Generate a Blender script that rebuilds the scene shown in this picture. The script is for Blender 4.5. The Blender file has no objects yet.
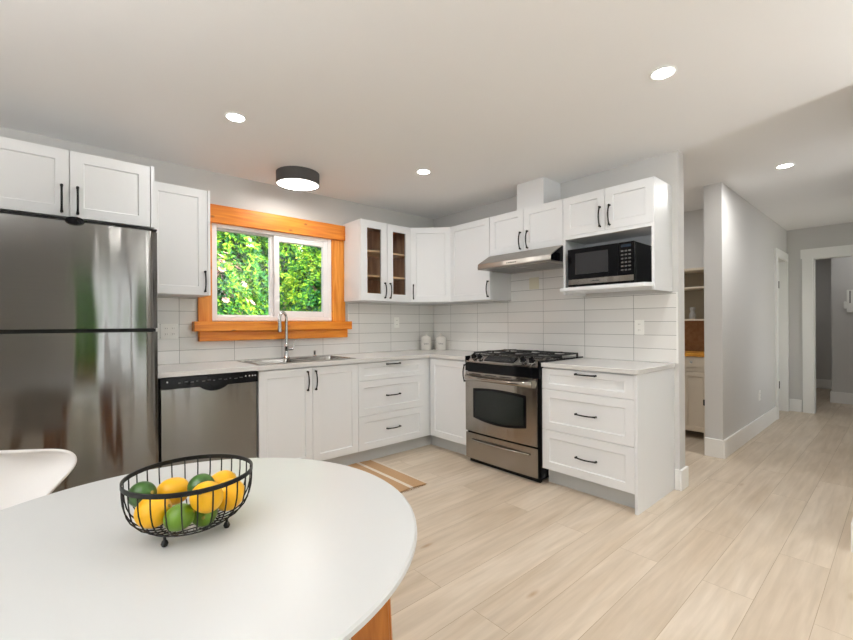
import bpy, bmesh, math, random
from mathutils import Vector, Matrix
random.seed(7)
SC = bpy.context.scene
COL = SC.collection
PI = math.pi

# ------------------------------------------------------------------ camera, world, sun, exposure
cam_d = bpy.data.cameras.new('camera'); cam = bpy.data.objects.new('camera', cam_d); COL.objects.link(cam)
SC.camera = cam
cam_d.sensor_width = 36.0; cam_d.lens = 422.42 / 853 * 36.0
cam_d.shift_y = 3.63 / 853; cam_d.shift_x = -0.58 / 853; cam_d.clip_start = 0.05
CX, CY, CH, YAW, ROLL = -3.3873, -3.729, 1.2159, 0.8497, -0.0057
fw = Vector((math.cos(YAW), math.sin(YAW), 0)); up = Vector((0, 0, 1)); rt = fw.cross(up)
rt2 = rt * math.cos(ROLL) + up * math.sin(ROLL)
up2 = rt2.cross(fw)
cam.matrix_world = Matrix(((rt2.x, up2.x, -fw.x, CX), (rt2.y, up2.y, -fw.y, CY), (rt2.z, up2.z, -fw.z, CH), (0, 0, 0, 1)))

W = bpy.data.worlds.new('world'); SC.world = W; W.use_nodes = True
W.node_tree.nodes['Background'].inputs[0].default_value = (0.93, 0.97, 1.0, 1)
W.node_tree.nodes['Background'].inputs[1].default_value = 3.6
sun_d = bpy.data.lights.new('sun', 'SUN'); sun_d.energy = 17.0; sun_d.angle = 0.02; sun_d.color = (1, .98, .95)
sun = bpy.data.objects.new('sun', sun_d); COL.objects.link(sun)
sun.rotation_euler = Vector((0.62, -0.42, 0.75)).to_track_quat('Z', 'Y').to_euler()
SC.view_settings.view_transform = 'Standard'; SC.view_settings.look = 'None'
SC.view_settings.exposure = -0.16; SC.view_settings.gamma = 1.0; SC.view_settings.use_curve_mapping = False
SC.cycles.max_bounces = 14; SC.cycles.diffuse_bounces = 9; SC.cycles.glossy_bounces = 6
SC.cycles.transmission_bounces = 8; SC.cycles.transparent_max_bounces = 8
SC.cycles.use_denoising = True; SC.cycles.sample_clamp_indirect = 8.0; SC.cycles.caustics_reflective = False
SC.cycles.caustics_refractive = False
LAMP_W = 5.5     # each recessed lamp
DRUM_W = 6.0
ADDED_UPLIGHT_W = 190.0    # added uplights, unseen behind the camera, that brighten the ceiling

# ------------------------------------------------------------------ materials
def srgb(r, g, b):
    f = lambda c: (c / 255 / 12.92) if c / 255 <= .04045 else ((c / 255 + .055) / 1.055) ** 2.4
    return (f(r), f(g), f(b), 1)
def mat(name, col=(.8, .8, .8, 1), rough=.5, metal=0.0, spec=.5, coat=0, noise=None, bump=None, emit=None, trans=0, alpha=None):
    m = bpy.data.materials.new(name); m.use_nodes = True
    nt = m.node_tree; b = nt.nodes['Principled BSDF']
    b.inputs['Base Color'].default_value = col; b.inputs['Roughness'].default_value = rough
    b.inputs['Metallic'].default_value = metal; b.inputs['Specular IOR Level'].default_value = spec
    b.inputs['Coat Weight'].default_value = coat
    if trans: b.inputs['Transmission Weight'].default_value = trans
    if emit: b.inputs['Emission Color'].default_value = emit[0]; b.inputs['Emission Strength'].default_value = emit[1]
    tc = nt.nodes.new('ShaderNodeTexCoord')
    if noise:   # (scale xyz, amount)
        mp = nt.nodes.new('ShaderNodeMapping'); mp.inputs['Scale'].default_value = noise[0]
        nz = nt.nodes.new('ShaderNodeTexNoise'); nz.inputs['Scale'].default_value = 1; nz.inputs['Detail'].default_value = 4
        nt.links.new(tc.outputs['Object'], mp.inputs[0]); nt.links.new(mp.outputs[0], nz.inputs['Vector'])
        mx = nt.nodes.new('ShaderNodeMix'); mx.data_type = 'RGBA'
        a = noise[1]
        mx.inputs[6].default_value = tuple(c * (1 - a) for c in col[:3]) + (1,)
        mx.inputs[7].default_value = tuple(min(1, c * (1 + a)) for c in col[:3]) + (1,)
        nt.links.new(nz.outputs['Fac'], mx.inputs[0]); nt.links.new(mx.outputs[2], b.inputs['Base Color'])
    if bump:    # (scale xyz, strength, distance)
        mp = nt.nodes.new('ShaderNodeMapping'); mp.inputs['Scale'].default_value = bump[0]
        nz = nt.nodes.new('ShaderNodeTexNoise'); nz.inputs['Scale'].default_value = 1; nz.inputs['Detail'].default_value = 3
        nt.links.new(tc.outputs['Object'], mp.inputs[0]); nt.links.new(mp.outputs[0], nz.inputs['Vector'])
        bp = nt.nodes.new('ShaderNodeBump'); bp.inputs['Strength'].default_value = bump[1]; bp.inputs['Distance'].default_value = bump[2]
        nt.links.new(nz.outputs['Fac'], bp.inputs['Height']); nt.links.new(bp.outputs[0], b.inputs['Normal'])
    return m
M = {}
M['white'] = mat('white_cabinet_paint', srgb(225, 227, 229), .38, noise=((3, 3, 3), .01))
M['wall'] = mat('grey_wall_paint', srgb(205, 204, 202), .8, noise=((2, 2, 2), .015), bump=((250, 250, 250), .05, .001))
M['ceil'] = mat('ceiling_paint', srgb(237, 237, 237), .9, noise=((1.5, 1.5, 1.5), .01), bump=((120, 120, 120), .08, .001))
M['trim'] = mat('white_trim_paint', srgb(236, 236, 234), .4, noise=((3, 3, 3), .01))
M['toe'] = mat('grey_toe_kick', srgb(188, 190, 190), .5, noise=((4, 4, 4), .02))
M['quartz'] = mat('quartz', srgb(208, 207, 205), .22, noise=((60, 60, 60), .05))
M['black'] = mat('black_gloss', (.004, .004, .005, 1), .12, spec=.16, noise=((5, 5, 5), .1))
M['blackm'] = mat('black_matte_metal', (.006, .006, .006, 1), .45, spec=.25, noise=((9, 9, 9), .1))
M['iron'] = mat('cast_iron', (.012, .012, .012, 1), .55, bump=((200, 200, 200), .3, .001))
M['glassdark'] = mat('dark_oven_glass', (.012, .015, .013, 1), .08, spec=.3, noise=((8, 8, 8), .2))
M['chrome'] = mat('chrome', (.72, .72, .72, 1), .08, 1.0, noise=((9, 9, 9), .03))
M['sinksteel'] = mat('sink_steel', (.27, .26, .24, 1), .25, 1.0, noise=((9, 9, 9), .1))
M['vinyl'] = mat('white_vinyl', srgb(240, 238, 238), .35, noise=((3, 3, 3), .01))
M['plastic'] = mat('white_plastic', srgb(240, 240, 236), .3, noise=((5, 5, 5), .01))
M['beige'] = mat('beige_plate', srgb(214, 210, 190), .4, noise=((5, 5, 5), .02))
M['table'] = mat('white_laminate', srgb(203, 204, 203), .3, noise=((5, 5, 5), .01), bump=((30, 30, 30), .02, .001))
M['shell'] = mat('white_chair_plastic', srgb(232, 230, 228), .3, noise=((5, 5, 5), .01))
M['cream'] = mat('cream_enamel', srgb(234, 230, 224), .25, noise=((8, 8, 8), .02))
M['ink'] = mat('ink', (.05, .045, .04, 1), .6, noise=((8, 8, 8), .1))
M['hutch'] = mat('hutch_paint', srgb(212, 200, 182), .5, noise=((4, 4, 30), .03))
M['hutchback'] = mat('hutch_back_panel', srgb(150, 140, 122), .7, noise=((3, 3, 20), .06))
M['drumgrey'] = mat('dark_grey_shade', srgb(70, 67, 66), .6, noise=((6, 6, 6), .05))
M['ovenline'] = mat('grey_filter_mesh', (.25, .25, .25, 1), .4, .8, noise=((90, 90, 90), .3))
M['grass'] = mat('lawn', (.06, .12, .025, 1), .9, noise=((8, 8, 8), .4))
M['patio'] = mat('patio_concrete', srgb(186, 188, 188), .9, noise=((5, 5, 5), .08))
M['bark'] = mat('bark', (.05, .035, .02, 1), .9, noise=((9, 9, 9), .3))
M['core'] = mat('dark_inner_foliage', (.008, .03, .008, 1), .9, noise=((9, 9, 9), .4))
M['display'] = mat('clock_display', (.015, .025, .04, 1), .1, noise=((9, 9, 9), .1))
M['button'] = mat('button_print', (.07, .07, .07, 1), .4, noise=((9, 9, 9), .1))
M['buttonw'] = mat('white_button_print', (.6, .6, .6, 1), .4, noise=((9, 9, 9), .1))

def clear_glass(name):
    m = bpy.data.materials.new(name); m.use_nodes = True; nt = m.node_tree; nt.nodes.clear()
    o = nt.nodes.new('ShaderNodeOutputMaterial'); mx = nt.nodes.new('ShaderNodeMixShader')
    t = nt.nodes.new('ShaderNodeBsdfTransparent'); g = nt.nodes.new('ShaderNodeBsdfGlossy'); g.inputs['Roughness'].default_value = .01
    fr = nt.nodes.new('ShaderNodeFresnel'); fr.inputs['IOR'].default_value = 1.45
    nt.links.new(fr.outputs[0], mx.inputs[0]); nt.links.new(t.outputs[0], mx.inputs[1]); nt.links.new(g.outputs[0], mx.inputs[2])
    nt.links.new(mx.outputs[0], o.inputs[0]); return m
M['glass'] = clear_glass('window_glass'); M['pane'] = clear_glass('cabinet_glass'); M['pane'].node_tree.nodes['Fresnel'].inputs['IOR'].default_value = 1.25

def emis(name, col, s):
    return mat(name, (.9, .9, .9, 1), .5, emit=(col, s))
M['lens'] = emis('recessed_lens', (1, .99, .97, 1), 30.0)
M['drumlens'] = emis('drum_diffuser', (1, .95, .89, 1), 4.5)

ANISO_ROT = 0.25
def steel(name, col, rough, grain):   # brushed steel, grain = mapping scale
    m = mat(name, col, rough, 1.0, noise=(grain, .07)); nt = m.node_tree; b = nt.nodes['Principled BSDF']
    tc = nt.nodes.new('ShaderNodeTexCoord'); mp = nt.nodes.new('ShaderNodeMapping'); mp.inputs['Scale'].default_value = grain
    nz = nt.nodes.new('ShaderNodeTexNoise'); nz.inputs['Scale'].default_value = 1; nz.inputs['Detail'].default_value = 2
    mp2 = nt.nodes.new('ShaderNodeMapping'); mp2.inputs['Scale'].default_value = (4.5, 4.5, .4)
    nz2 = nt.nodes.new('ShaderNodeTexNoise'); nz2.inputs['Scale'].default_value = 1
    bp = nt.nodes.new('ShaderNodeBump'); bp.inputs['Strength'].default_value = .6; bp.inputs['Distance'].default_value = .0006
    bp2 = nt.nodes.new('ShaderNodeBump'); bp2.inputs['Strength'].default_value = .8; bp2.inputs['Distance'].default_value = .011
    L = nt.links.new
    L(tc.outputs['Object'], mp2.inputs[0]); L(mp2.outputs[0], nz2.inputs['Vector']); L(nz2.outputs['Fac'], bp2.inputs['Height'])
    L(bp2.outputs[0], b.inputs['Normal'])
    vt = nt.nodes.new('ShaderNodeVectorTransform'); vt.vector_type = 'VECTOR'; vt.convert_from = 'OBJECT'; vt.convert_to = 'WORLD'; vt.inputs[0].default_value = (1, 0, 0)
    L(vt.outputs[0], b.inputs['Tangent']); b.inputs['Anisotropic'].default_value = .88; b.inputs['Anisotropic Rotation'].default_value = ANISO_ROT
    return m
M['steel'] = steel('brushed_steel', (.20, .195, .185, 1), .12, (2, 2, 400))
M['steelstove'] = steel('stove_steel', (.38, .35, .315, 1), .18, (2, 2, 400))
M['steelhood'] = steel('hood_steel', (.36, .34, .31, 1), .28, (400, 2, 2))

def wood(name, dark, light, grain, rough=.45, knots=False):
    m = bpy.data.materials.new(name); m.use_nodes = True; nt = m.node_tree; b = nt.nodes['Principled BSDF']; L = nt.links.new
    tc = nt.nodes.new('ShaderNodeTexCoord'); mp = nt.nodes.new('ShaderNodeMapping'); mp.inputs['Scale'].default_value = grain
    nz = nt.nodes.new('ShaderNodeTexNoise'); nz.inputs['Scale'].default_value = 1; nz.inputs['Detail'].default_value = 6; nz.inputs['Distortion'].default_value = .6
    cr = nt.nodes.new('ShaderNodeValToRGB'); cr.color_ramp.elements[0].color = dark; cr.color_ramp.elements[1].color = light
    cr.color_ramp.elements[0].position = .35; cr.color_ramp.elements[1].position = .68
    L(tc.outputs['Object'], mp.inputs[0]); L(mp.outputs[0], nz.inputs['Vector']); L(nz.outputs['Fac'], cr.inputs[0])
    out = cr.outputs[0]
    if knots:
        v = nt.nodes.new('ShaderNodeTexVoronoi'); v.inputs['Scale'].default_value = 1
        mp2 = nt.nodes.new('ShaderNodeMapping'); mp2.inputs['Scale'].default_value = (5, 5, 9)
        L(tc.outputs['Object'], mp2.inputs[0]); L(mp2.outputs[0], v.inputs['Vector'])
        r = nt.nodes.new('ShaderNodeValToRGB'); r.color_ramp.elements[0].position = .05; r.color_ramp.elements[1].position = .13
        r.color_ramp.elements[0].color = (.45, .45, .45, 1); r.color_ramp.elements[1].color = (1, 1, 1, 1)
        mx = nt.nodes.new('ShaderNodeMix'); mx.data_type = 'RGBA'; mx.blend_type = 'MULTIPLY'; mx.inputs[0].default_value = 1
        L(v.outputs['Distance'], r.inputs[0]); L(out, mx.inputs[6]); L(r.outputs[0], mx.inputs[7]); out = mx.outputs[2]
    L(out, b.inputs['Base Color']); b.inputs['Roughness'].default_value = rough
    return m
M['fir'] = wood('orange_fir', srgb(206, 110, 10), srgb(230, 146, 38), (3, 30, 40), .4, True)
M['firv'] = wood('orange_fir_upright', srgb(204, 118, 22), srgb(232, 158, 60), (40, 30, 3), .4, True)
M['legwood'] = wood('honey_wood', srgb(150, 84, 22), srgb(190, 120, 50), (30, 30, 4), .4)
M['cabwood'] = wood('cabinet_interior_wood', srgb(168, 128, 92), srgb(200, 160, 120), (20, 20, 3), .6)
M['shelfwood'] = wood('shelf_birch', srgb(196, 160, 116), srgb(222, 190, 146), (3, 20, 20), .6)
M['hutchtop'] = wood('hutch_top_wood', srgb(206, 140, 40), srgb(228, 168, 70), (20, 4, 20), .4)
M['hutchwood'] = wood('hutch_niche_wood', srgb(140, 100, 62), srgb(160, 120, 80), (20, 4, 20), .6)

def tile(name, horiz, shift):   # stacked 4x16 glazed tile; horiz = 'X' or 'Y'
    m = bpy.data.materials.new(name); m.use_nodes = True; nt = m.node_tree; b = nt.nodes['Principled BSDF']; L = nt.links.new
    tc = nt.nodes.new('ShaderNodeTexCoord'); sp = nt.nodes.new('ShaderNodeSeparateXYZ'); cb = nt.nodes.new('ShaderNodeCombineXYZ')
    L(tc.outputs['Object'], sp.inputs[0])
    ad = nt.nodes.new('ShaderNodeMath'); ad.operation = 'ADD'; ad.inputs[1].default_value = shift + 40 * .4055
    az = nt.nodes.new('ShaderNodeMath'); az.operation = 'ADD'; az.inputs[1].default_value = -.917 + .1016 * 20
    L(sp.outputs[horiz], ad.inputs[0]); L(sp.outputs['Z'], az.inputs[0]); L(ad.outputs[0], cb.inputs[0]); L(az.outputs[0], cb.inputs[1])
    br = nt.nodes.new('ShaderNodeTexBrick'); br.offset = 0; br.squash = 1
    br.inputs['Scale'].default_value = 1; br.inputs['Brick Width'].default_value = .4055; br.inputs['Row Height'].default_value = .1016
    br.inputs['Mortar Size'].default_value = .0016; br.inputs['Mortar Smooth'].default_value = .3
    br.inputs['Color1'].default_value = srgb(222, 221, 218); br.inputs['Color2'].default_value = srgb(230, 229, 226)
    br.inputs['Mortar'].default_value = srgb(128, 128, 126); L(cb.outputs[0], br.inputs['Vector'])
    L(br.outputs['Color'], b.inputs['Base Color'])
    nz = nt.nodes.new('ShaderNodeTexNoise'); nz.inputs['Scale'].default_value = 9; nz.inputs['Detail'].default_value = 1
    L(tc.outputs['Object'], nz.inputs['Vector'])
    bp = nt.nodes.new('ShaderNodeBump'); bp.inputs['Strength'].default_value = .35; bp.inputs['Distance'].default_value = .006
    L(nz.outputs['Fac'], bp.inputs['Height'])
    bp2 = nt.nodes.new('ShaderNodeBump'); bp2.invert = True; bp2.inputs['Strength'].default_value = .6; bp2.inputs['Distance'].default_value = .002
    L(br.outputs['Fac'], bp2.inputs['Height']); L(bp.outputs[0], bp2.inputs['Normal']); L(bp2.outputs[0], b.inputs['Normal'])
    b.inputs['Roughness'].default_value = .13
    return m
M['tileW'] = tile('window_wall_tile', 'X', 2.67); M['tileS'] = tile('stove_wall_tile', 'Y', 2.32)

def planks():
    m = bpy.data.materials.new('oak_planks'); m.use_nodes = True; nt = m.node_tree; b = nt.nodes['Principled BSDF']; L = nt.links.new
    tc = nt.nodes.new('ShaderNodeTexCoord'); mp = nt.nodes.new('ShaderNodeMapping'); mp.inputs['Location'].default_value = (20.3, 20.05, 0)
    L(tc.outputs['Object'], mp.inputs[0])
    br = nt.nodes.new('ShaderNodeTexBrick'); br.offset = .37; br.offset_frequency = 2; br.squash = 1
    br.inputs['Scale'].default_value = 1; br.inputs['Brick Width'].default_value = 1.52; br.inputs['Row Height'].default_value = .195
    br.inputs['Mortar Size'].default_value = .0012; br.inputs['Mortar Smooth'].default_value = .2
    br.inputs['Color1'].default_value = srgb(203, 188, 169); br.inputs['Color2'].default_value = srgb(214, 201, 184)
    br.inputs['Mortar'].default_value = srgb(168, 150, 126); L(mp.outputs[0], br.inputs['Vector'])
    # grain
    ad = nt.nodes.new('ShaderNodeVectorMath'); ad.operation = 'ADD'
    sc = nt.nodes.new('ShaderNodeVectorMath'); sc.operation = 'SCALE'; sc.inputs['Scale'].default_value = 30
    L(br.outputs['Color'], sc.inputs[0]); L(tc.outputs['Object'], ad.inputs[0]); L(sc.outputs[0], ad.inputs[1])
    def nz(scale, det, dist=0):
        a = nt.nodes.new('ShaderNodeMapping'); a.inputs['Scale'].default_value = scale
        n = nt.nodes.new('ShaderNodeTexNoise'); n.inputs['Scale'].default_value = 1; n.inputs['Detail'].default_value = det; n.inputs['Distortion'].default_value = dist
        L(ad.outputs[0], a.inputs[0]); L(a.outputs[0], n.inputs['Vector']); return n
    n1 = nz((2.2, 28, 1), 6, .4); n2 = nz((1.3, 6, 1), 3, 1.2)
    def ramp(n, p0, p1, c0, c1):
        r = nt.nodes.new('ShaderNodeValToRGB'); r.color_ramp.elements[0].position = p0; r.color_ramp.elements[1].position = p1
        r.color_ramp.elements[0].color = c0; r.color_ramp.elements[1].color = c1; L(n.outputs['Fac'], r.inputs[0]); return r
    r1 = ramp(n1, .3, .7, (.84, .82, .79, 1), (1.05, 1.05, 1.05, 1)); r2 = ramp(n2, .25, .62, (.88, .84, .78, 1), (1.0, 1.0, 1.0, 1))
    def mul(a, c):
        mx = nt.nodes.new('ShaderNodeMix'); mx.data_type = 'RGBA'; mx.blend_type = 'MULTIPLY'; mx.inputs[0].default_value = 1
        L(a, mx.inputs[6]); L(c, mx.inputs[7]); return mx.outputs[2]
    # knots
    mk = nt.nodes.new('ShaderNodeMapping'); mk.inputs['Scale'].default_value = (1.1, 3.3, 1)
    vo = nt.nodes.new('ShaderNodeTexVoronoi'); vo.inputs['Scale'].default_value = 1
    L(tc.outputs['Object'], mk.inputs[0]); L(mk.outputs[0], vo.inputs['Vector'])
    rk = nt.nodes.new('ShaderNodeValToRGB'); rk.color_ramp.elements[0].position = .01; rk.color_ramp.elements[1].position = .06
    rk.color_ramp.elements[0].color = (.72, .6, .48, 1); rk.color_ramp.elements[1].color = (1, 1, 1, 1); L(vo.outputs['Distance'], rk.inputs[0])
    L(mul(mul(mul(br.outputs['Color'], r1.outputs[0]), r2.outputs[0]), rk.outputs[0]), b.inputs['Base Color'])
    b.inputs['Roughness'].default_value = .36
    bp = nt.nodes.new('ShaderNodeBump'); bp.invert = True; bp.inputs['Strength'].default_value = .35; bp.inputs['Distance'].default_value = .001
    L(br.outputs['Fac'], bp.inputs['Height']); L(bp.outputs[0], b.inputs['Normal'])
    return m
M['floor'] = planks()

def leafmat():
    m = bpy.data.materials.new('rhododendron_leaves'); m.use_nodes = True; nt = m.node_tree; b = nt.nodes['Principled BSDF']; L = nt.links.new
    g = nt.nodes.new('ShaderNodeNewGeometry'); tc = nt.nodes.new('ShaderNodeTexCoord')
    n = nt.nodes.new('ShaderNodeTexNoise'); n.inputs['Scale'].default_value = 1.6; n.inputs['Detail'].default_value = 2
    L(tc.outputs['Object'], n.inputs['Vector'])
    ma = nt.nodes.new('ShaderNodeMath'); ma.operation = 'MULTIPLY_ADD'; ma.inputs[1].default_value = .55
    L(g.outputs['Random Per Island'], ma.inputs[0])
    mb = nt.nodes.new('ShaderNodeMath'); mb.operation = 'MULTIPLY_ADD'; mb.inputs[1].default_value = 1.3; mb.inputs[2].default_value = -.42
    L(n.outputs['Fac'], mb.inputs[0]); L(mb.outputs[0], ma.inputs[2])
    r = nt.nodes.new('ShaderNodeValToRGB'); e = r.color_ramp.elements
    e[0].position = 0; e[0].color = (.006, .055, .02, 1); e[1].position = 1; e[1].color = (.6, .68, .06, 1)
    for p, c in ((.3, (.01, .12, .025, 1)), (.5, (.05, .24, .015, 1)), (.72, (.26, .5, .012, 1))):
        x = e.new(p); x.color = c
    L(ma.outputs[0], r.inputs[0]); L(r.outputs[0], b.inputs['Base Color'])
    b.inputs['Roughness'].default_value = .65; b.inputs['Specular IOR Level'].default_value = .2
    return m
M['leaf'] = leafmat()
M['petal'] = mat('pale_pink_petals', (.62, .34, .3, 1), .6, noise=((20, 20, 20), .2))

def rugmat():
    m = bpy.data.materials.new('jute_stripes'); m.use_nodes = True; nt = m.node_tree; b = nt.nodes['Principled BSDF']; L = nt.links.new
    tc = nt.nodes.new('ShaderNodeTexCoord'); sp = nt.nodes.new('ShaderNodeSeparateXYZ'); L(tc.outputs['Object'], sp.inputs[0])
    md = nt.nodes.new('ShaderNodeMath'); md.operation = 'MODULO'; md.inputs[1].default_value = .142
    ad = nt.nodes.new('ShaderNodeMath'); ad.operation = 'ADD'; ad.inputs[1].default_value = 10 * .142 + 0.0
    L(sp.outputs['X'], ad.inputs[0]); L(ad.outputs[0], md.inputs[0])
    r = nt.nodes.new('ShaderNodeValToRGB'); r.color_ramp.interpolation = 'CONSTANT'
    r.color_ramp.elements[0].color = srgb(188, 152, 114); r.color_ramp.elements[0].position = 0
    r.color_ramp.elements[1].color = srgb(228, 218, 204); r.color_ramp.elements[1].position = .78
    mu = nt.nodes.new('ShaderNodeMath'); mu.operation = 'DIVIDE'; mu.inputs[1].default_value = .142
    L(md.outputs[0], mu.inputs[0]); L(mu.outputs[0], r.inputs[0])
    wv = nt.nodes.new('ShaderNodeTexNoise'); wv.inputs['Scale'].default_value = 160; L(tc.outputs['Object'], wv.inputs['Vector'])
    r2 = nt.nodes.new('ShaderNodeValToRGB'); r2.color_ramp.elements[0].color = (.7, .68, .64, 1); r2.color_ramp.elements[1].color = (1.1, 1.1, 1.1, 1); L(wv.outputs['Fac'], r2.inputs[0])
    mx = nt.nodes.new('ShaderNodeMix'); mx.data_type = 'RGBA'; mx.blend_type = 'MULTIPLY'; mx.inputs[0].default_value = 1
    L(r.outputs[0], mx.inputs[6]); L(r2.outputs[0], mx.inputs[7]); L(mx.outputs[2], b.inputs['Base Color']); b.inputs['Roughness'].default_value = .95
    bp = nt.nodes.new('ShaderNodeBump'); bp.inputs['Strength'].default_value = .6; bp.inputs['Distance'].default_value = .003
    L(wv.outputs['Fac'], bp.inputs['Height']); L(bp.outputs[0], b.inputs['Normal'])
    return m
M['rug'] = rugmat()
def fruit(name, c0, c1, bs):
    m = mat(name, c0, .38, noise=((18, 18, 18), .12), bump=((bs, bs, bs), .35, .0015)); return m
M['lemon'] = fruit('lemon_peel', srgb(236, 176, 8), None, 260)
M['lime'] = fruit('lime_peel', srgb(84, 118, 14), None, 240)
M['lime2'] = fruit('dark_lime_peel', srgb(40, 78, 12), None, 240)
M['stem'] = mat('stem_scar', srgb(150, 130, 60), .8, noise=((40, 40, 40), .2))

# ------------------------------------------------------------------ mesh helpers
class MB:
    def __init__(s): s.bm = bmesh.new()
    def face(s, pts):
        return s.bm.faces.new([s.bm.verts.new(p) for p in pts])
    def box(s, x0, x1, y0, y1, z0, z1):
        if x0 > x1: x0, x1 = x1, x0
        if y0 > y1: y0, y1 = y1, y0
        if z0 > z1: z0, z1 = z1, z0
        v = [s.bm.verts.new(p) for p in ((x0, y0, z0), (x1, y0, z0), (x1, y1, z0), (x0, y1, z0), (x0, y0, z1), (x1, y0, z1), (x1, y1, z1), (x0, y1, z1))]
        for f in ((0, 3, 2, 1), (4, 5, 6, 7), (0, 1, 5, 4), (1, 2, 6, 5), (2, 3, 7, 6), (3, 0, 4, 7)):
            s.bm.faces.new([v[i] for i in f])
        return s
    def prism(s, pts, vec):    # planar polygon extruded along vec
        vec = Vector(vec); a = [s.bm.verts.new(p) for p in pts]; b = [s.bm.verts.new(Vector(p) + vec) for p in pts]; n = len(pts)
        s.bm.faces.new(a); s.bm.faces.new(b[::-1])
        for i in range(n):
            j = (i + 1) % n; s.bm.faces.new((a[j], a[i], b[i], b[j]))
        return s
    def tube(s, path, r, seg=8, closed=False, cap=True):
        path = [Vector(p) for p in path]; n = len(path); rings = []
        rr = r if isinstance(r, (list, tuple)) else [r] * n
        prev = None
        for i, p in enumerate(path):
            if closed: t = (path[(i + 1) % n] - path[i - 1])
            else: t = path[min(i + 1, n - 1)] - path[max(i - 1, 0)]
            t.normalize()
            if prev is None:
                a = Vector((0, 0, 1)) if abs(t.z) < .9 else Vector((1, 0, 0)); u = t.cross(a).normalized()
            else:
                u = (prev - t * prev.dot(t)).normalized()
            prev = u; w = t.cross(u)
            rings.append([s.bm.verts.new(p + (u * math.cos(k * 2 * PI / seg) + w * math.sin(k * 2 * PI / seg)) * rr[i]) for k in range(seg)])
        m = n if closed else n - 1
        for i in range(m):
            A, B = rings[i], rings[(i + 1) % n]
            for k in range(seg): s.bm.faces.new((A[k], A[(k + 1) % seg], B[(k + 1) % seg], B[k]))
        if cap and not closed:
            s.bm.faces.new(rings[0][::-1]); s.bm.faces.new(rings[-1])
        return s
    def lathe(s, prof, c=(0, 0, 0), seg=32, axis='z', sx=1, sy=1, cap=True):   # prof: [(r, h)...]
        c = Vector(c); rings = []
        def P(r, h, a):
            x, y = r * math.cos(a) * sx, r * math.sin(a) * sy
            if axis == 'z': return c + Vector((x, y, h))
            if axis == 'y': return c + Vector((x, h, y))
            return c + Vector((h, x, y))
        for r, h in prof:
            if r <= 1e-6: rings.append([s.bm.verts.new(P(0, h, 0))])
            else: rings.append([s.bm.verts.new(P(r, h, 2 * PI * k / seg)) for k in range(seg)])
        for A, B in zip(rings, rings[1:]):
            for k in range(seg):
                j = (k + 1) % seg
                if len(A) == 1 and len(B) == 1: continue
                if len(A) == 1: s.bm.faces.new((A[0], B[j], B[k]))
                elif len(B) == 1: s.bm.faces.new((A[k], A[j], B[0]))
                else: s.bm.faces.new((A[k], A[j], B[j], B[k]))
        if cap and len(rings[0]) > 1: s.bm.faces.new(rings[0][::-1])
        if cap and len(rings[-1]) > 1: s.bm.faces.new(rings[-1])
        return s
    def build(s, name, m, parent=None, smooth=False, bevel=0, seg=2, props=None, loc=None):
        bmesh.ops.recalc_face_normals(s.bm, faces=s.bm.faces)
        if bevel:
            ed = [e for e in s.bm.edges if len(e.link_faces) == 2 and e.calc_face_angle(0) > .5]
            bmesh.ops.bevel(s.bm, geom=ed, offset=bevel, segments=seg, affect='EDGES', clamp_overlap=True)
        if loc is not None: bmesh.ops.translate(s.bm, vec=-Vector(loc), verts=s.bm.verts)
        me = bpy.data.meshes.new(name); s.bm.to_mesh(me); s.bm.free()
        if smooth:
            for p in me.polygons: p.use_smooth = True
            try: me.set_sharp_from_angle(angle=math.radians(38))
            except Exception: pass
        me.materials.append(m)
        o = bpy.data.objects.new(name, me); COL.objects.link(o)
        if parent: o.parent = parent
        if loc is not None: o.location = loc
        if props:
            for k, v in props.items(): o[k] = v
        return o
def thing(name, label, cat, loc=(0, 0, 0), rz=0, group=None):
    o = bpy.data.objects.new(name, None); COL.objects.link(o); o.empty_display_size = .1
    o.location = loc; o.rotation_euler = (0, 0, rz); o['label'] = label; o['category'] = cat
    if group: o['group'] = group
    return o
def tag(o, label, cat, group=None):
    o['label'] = label; o['category'] = cat
    if group: o['group'] = group
    return o
def struct(o): o['kind'] = 'structure'; return o
def copy_tree(o, parent=None):
    kids = [c for c in bpy.data.objects if c.parent == o]
    c = o.copy(); COL.objects.link(c); c.parent = parent
    for k in kids: copy_tree(k, c)
    return c

H = 2.46
# ------------------------------------------------------------------ room shell
struct(MB().box(-5.3, 8.2, -7.0, 1.2, -.08, 0).build('floor', M['floor']))
struct(MB().box(-5.45, 8.35, -6.9, .75, H, H + .2).build('ceiling', M['ceil']))  # runs past the walls as added, unseen eaves that keep the sun out
WX0, WX1, WZ0, WZ1 = -2.438, -1.36, 1.247, 2.05     # kitchen window opening
w = MB(); w.box(-5.3, WX0, 0, .16, 0, H); w.box(WX1, 8.2, 0, .16, 0, H); w.box(WX0, WX1, 0, .16, 0, WZ0); w.box(WX0, WX1, 0, .16, WZ1, H)
struct(w.build('wall_window', M['wall']))
struct(MB().box(0, .114, -2.6365, 0, 0, H).build('wall_stove', M['wall']))
struct(MB().box(1.957, 2.07, -2.5, 0, 0, H).build('wall_pantry', M['wall']))
DX0, DX1 = 3.43, 4.06
w = MB(); w.box(1.07, DX0, -2.64, -2.5, 0, H); w.box(DX0, DX1, -2.64, -2.5, 2.03, H); w.box(DX1, 4.13, -2.64, -2.5, 0, H)
struct(w.build('wall_hall', M['wall']))
w = MB(); w.box(4.13, 4.25, -2.905, -1.0, 0, H); w.box(4.13, 4.25, -3.71, -2.905, 2.055, H); w.box(4.13, 4.25, -4.3, -3.71, 0, H)
struct(w.build('wall_hall_end', M['wall']))
struct(MB().box(5.34, 5.46, -5.0, -2.976, 0, H).box(5.46, 7.3, -3.09, -2.976, 0, H).build('wall_far_room', M['wall']))
struct(MB().box(7.05, 7.17, -2.976, 0, 0, H).build('wall_far_bedroom', M['wall']))
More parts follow.
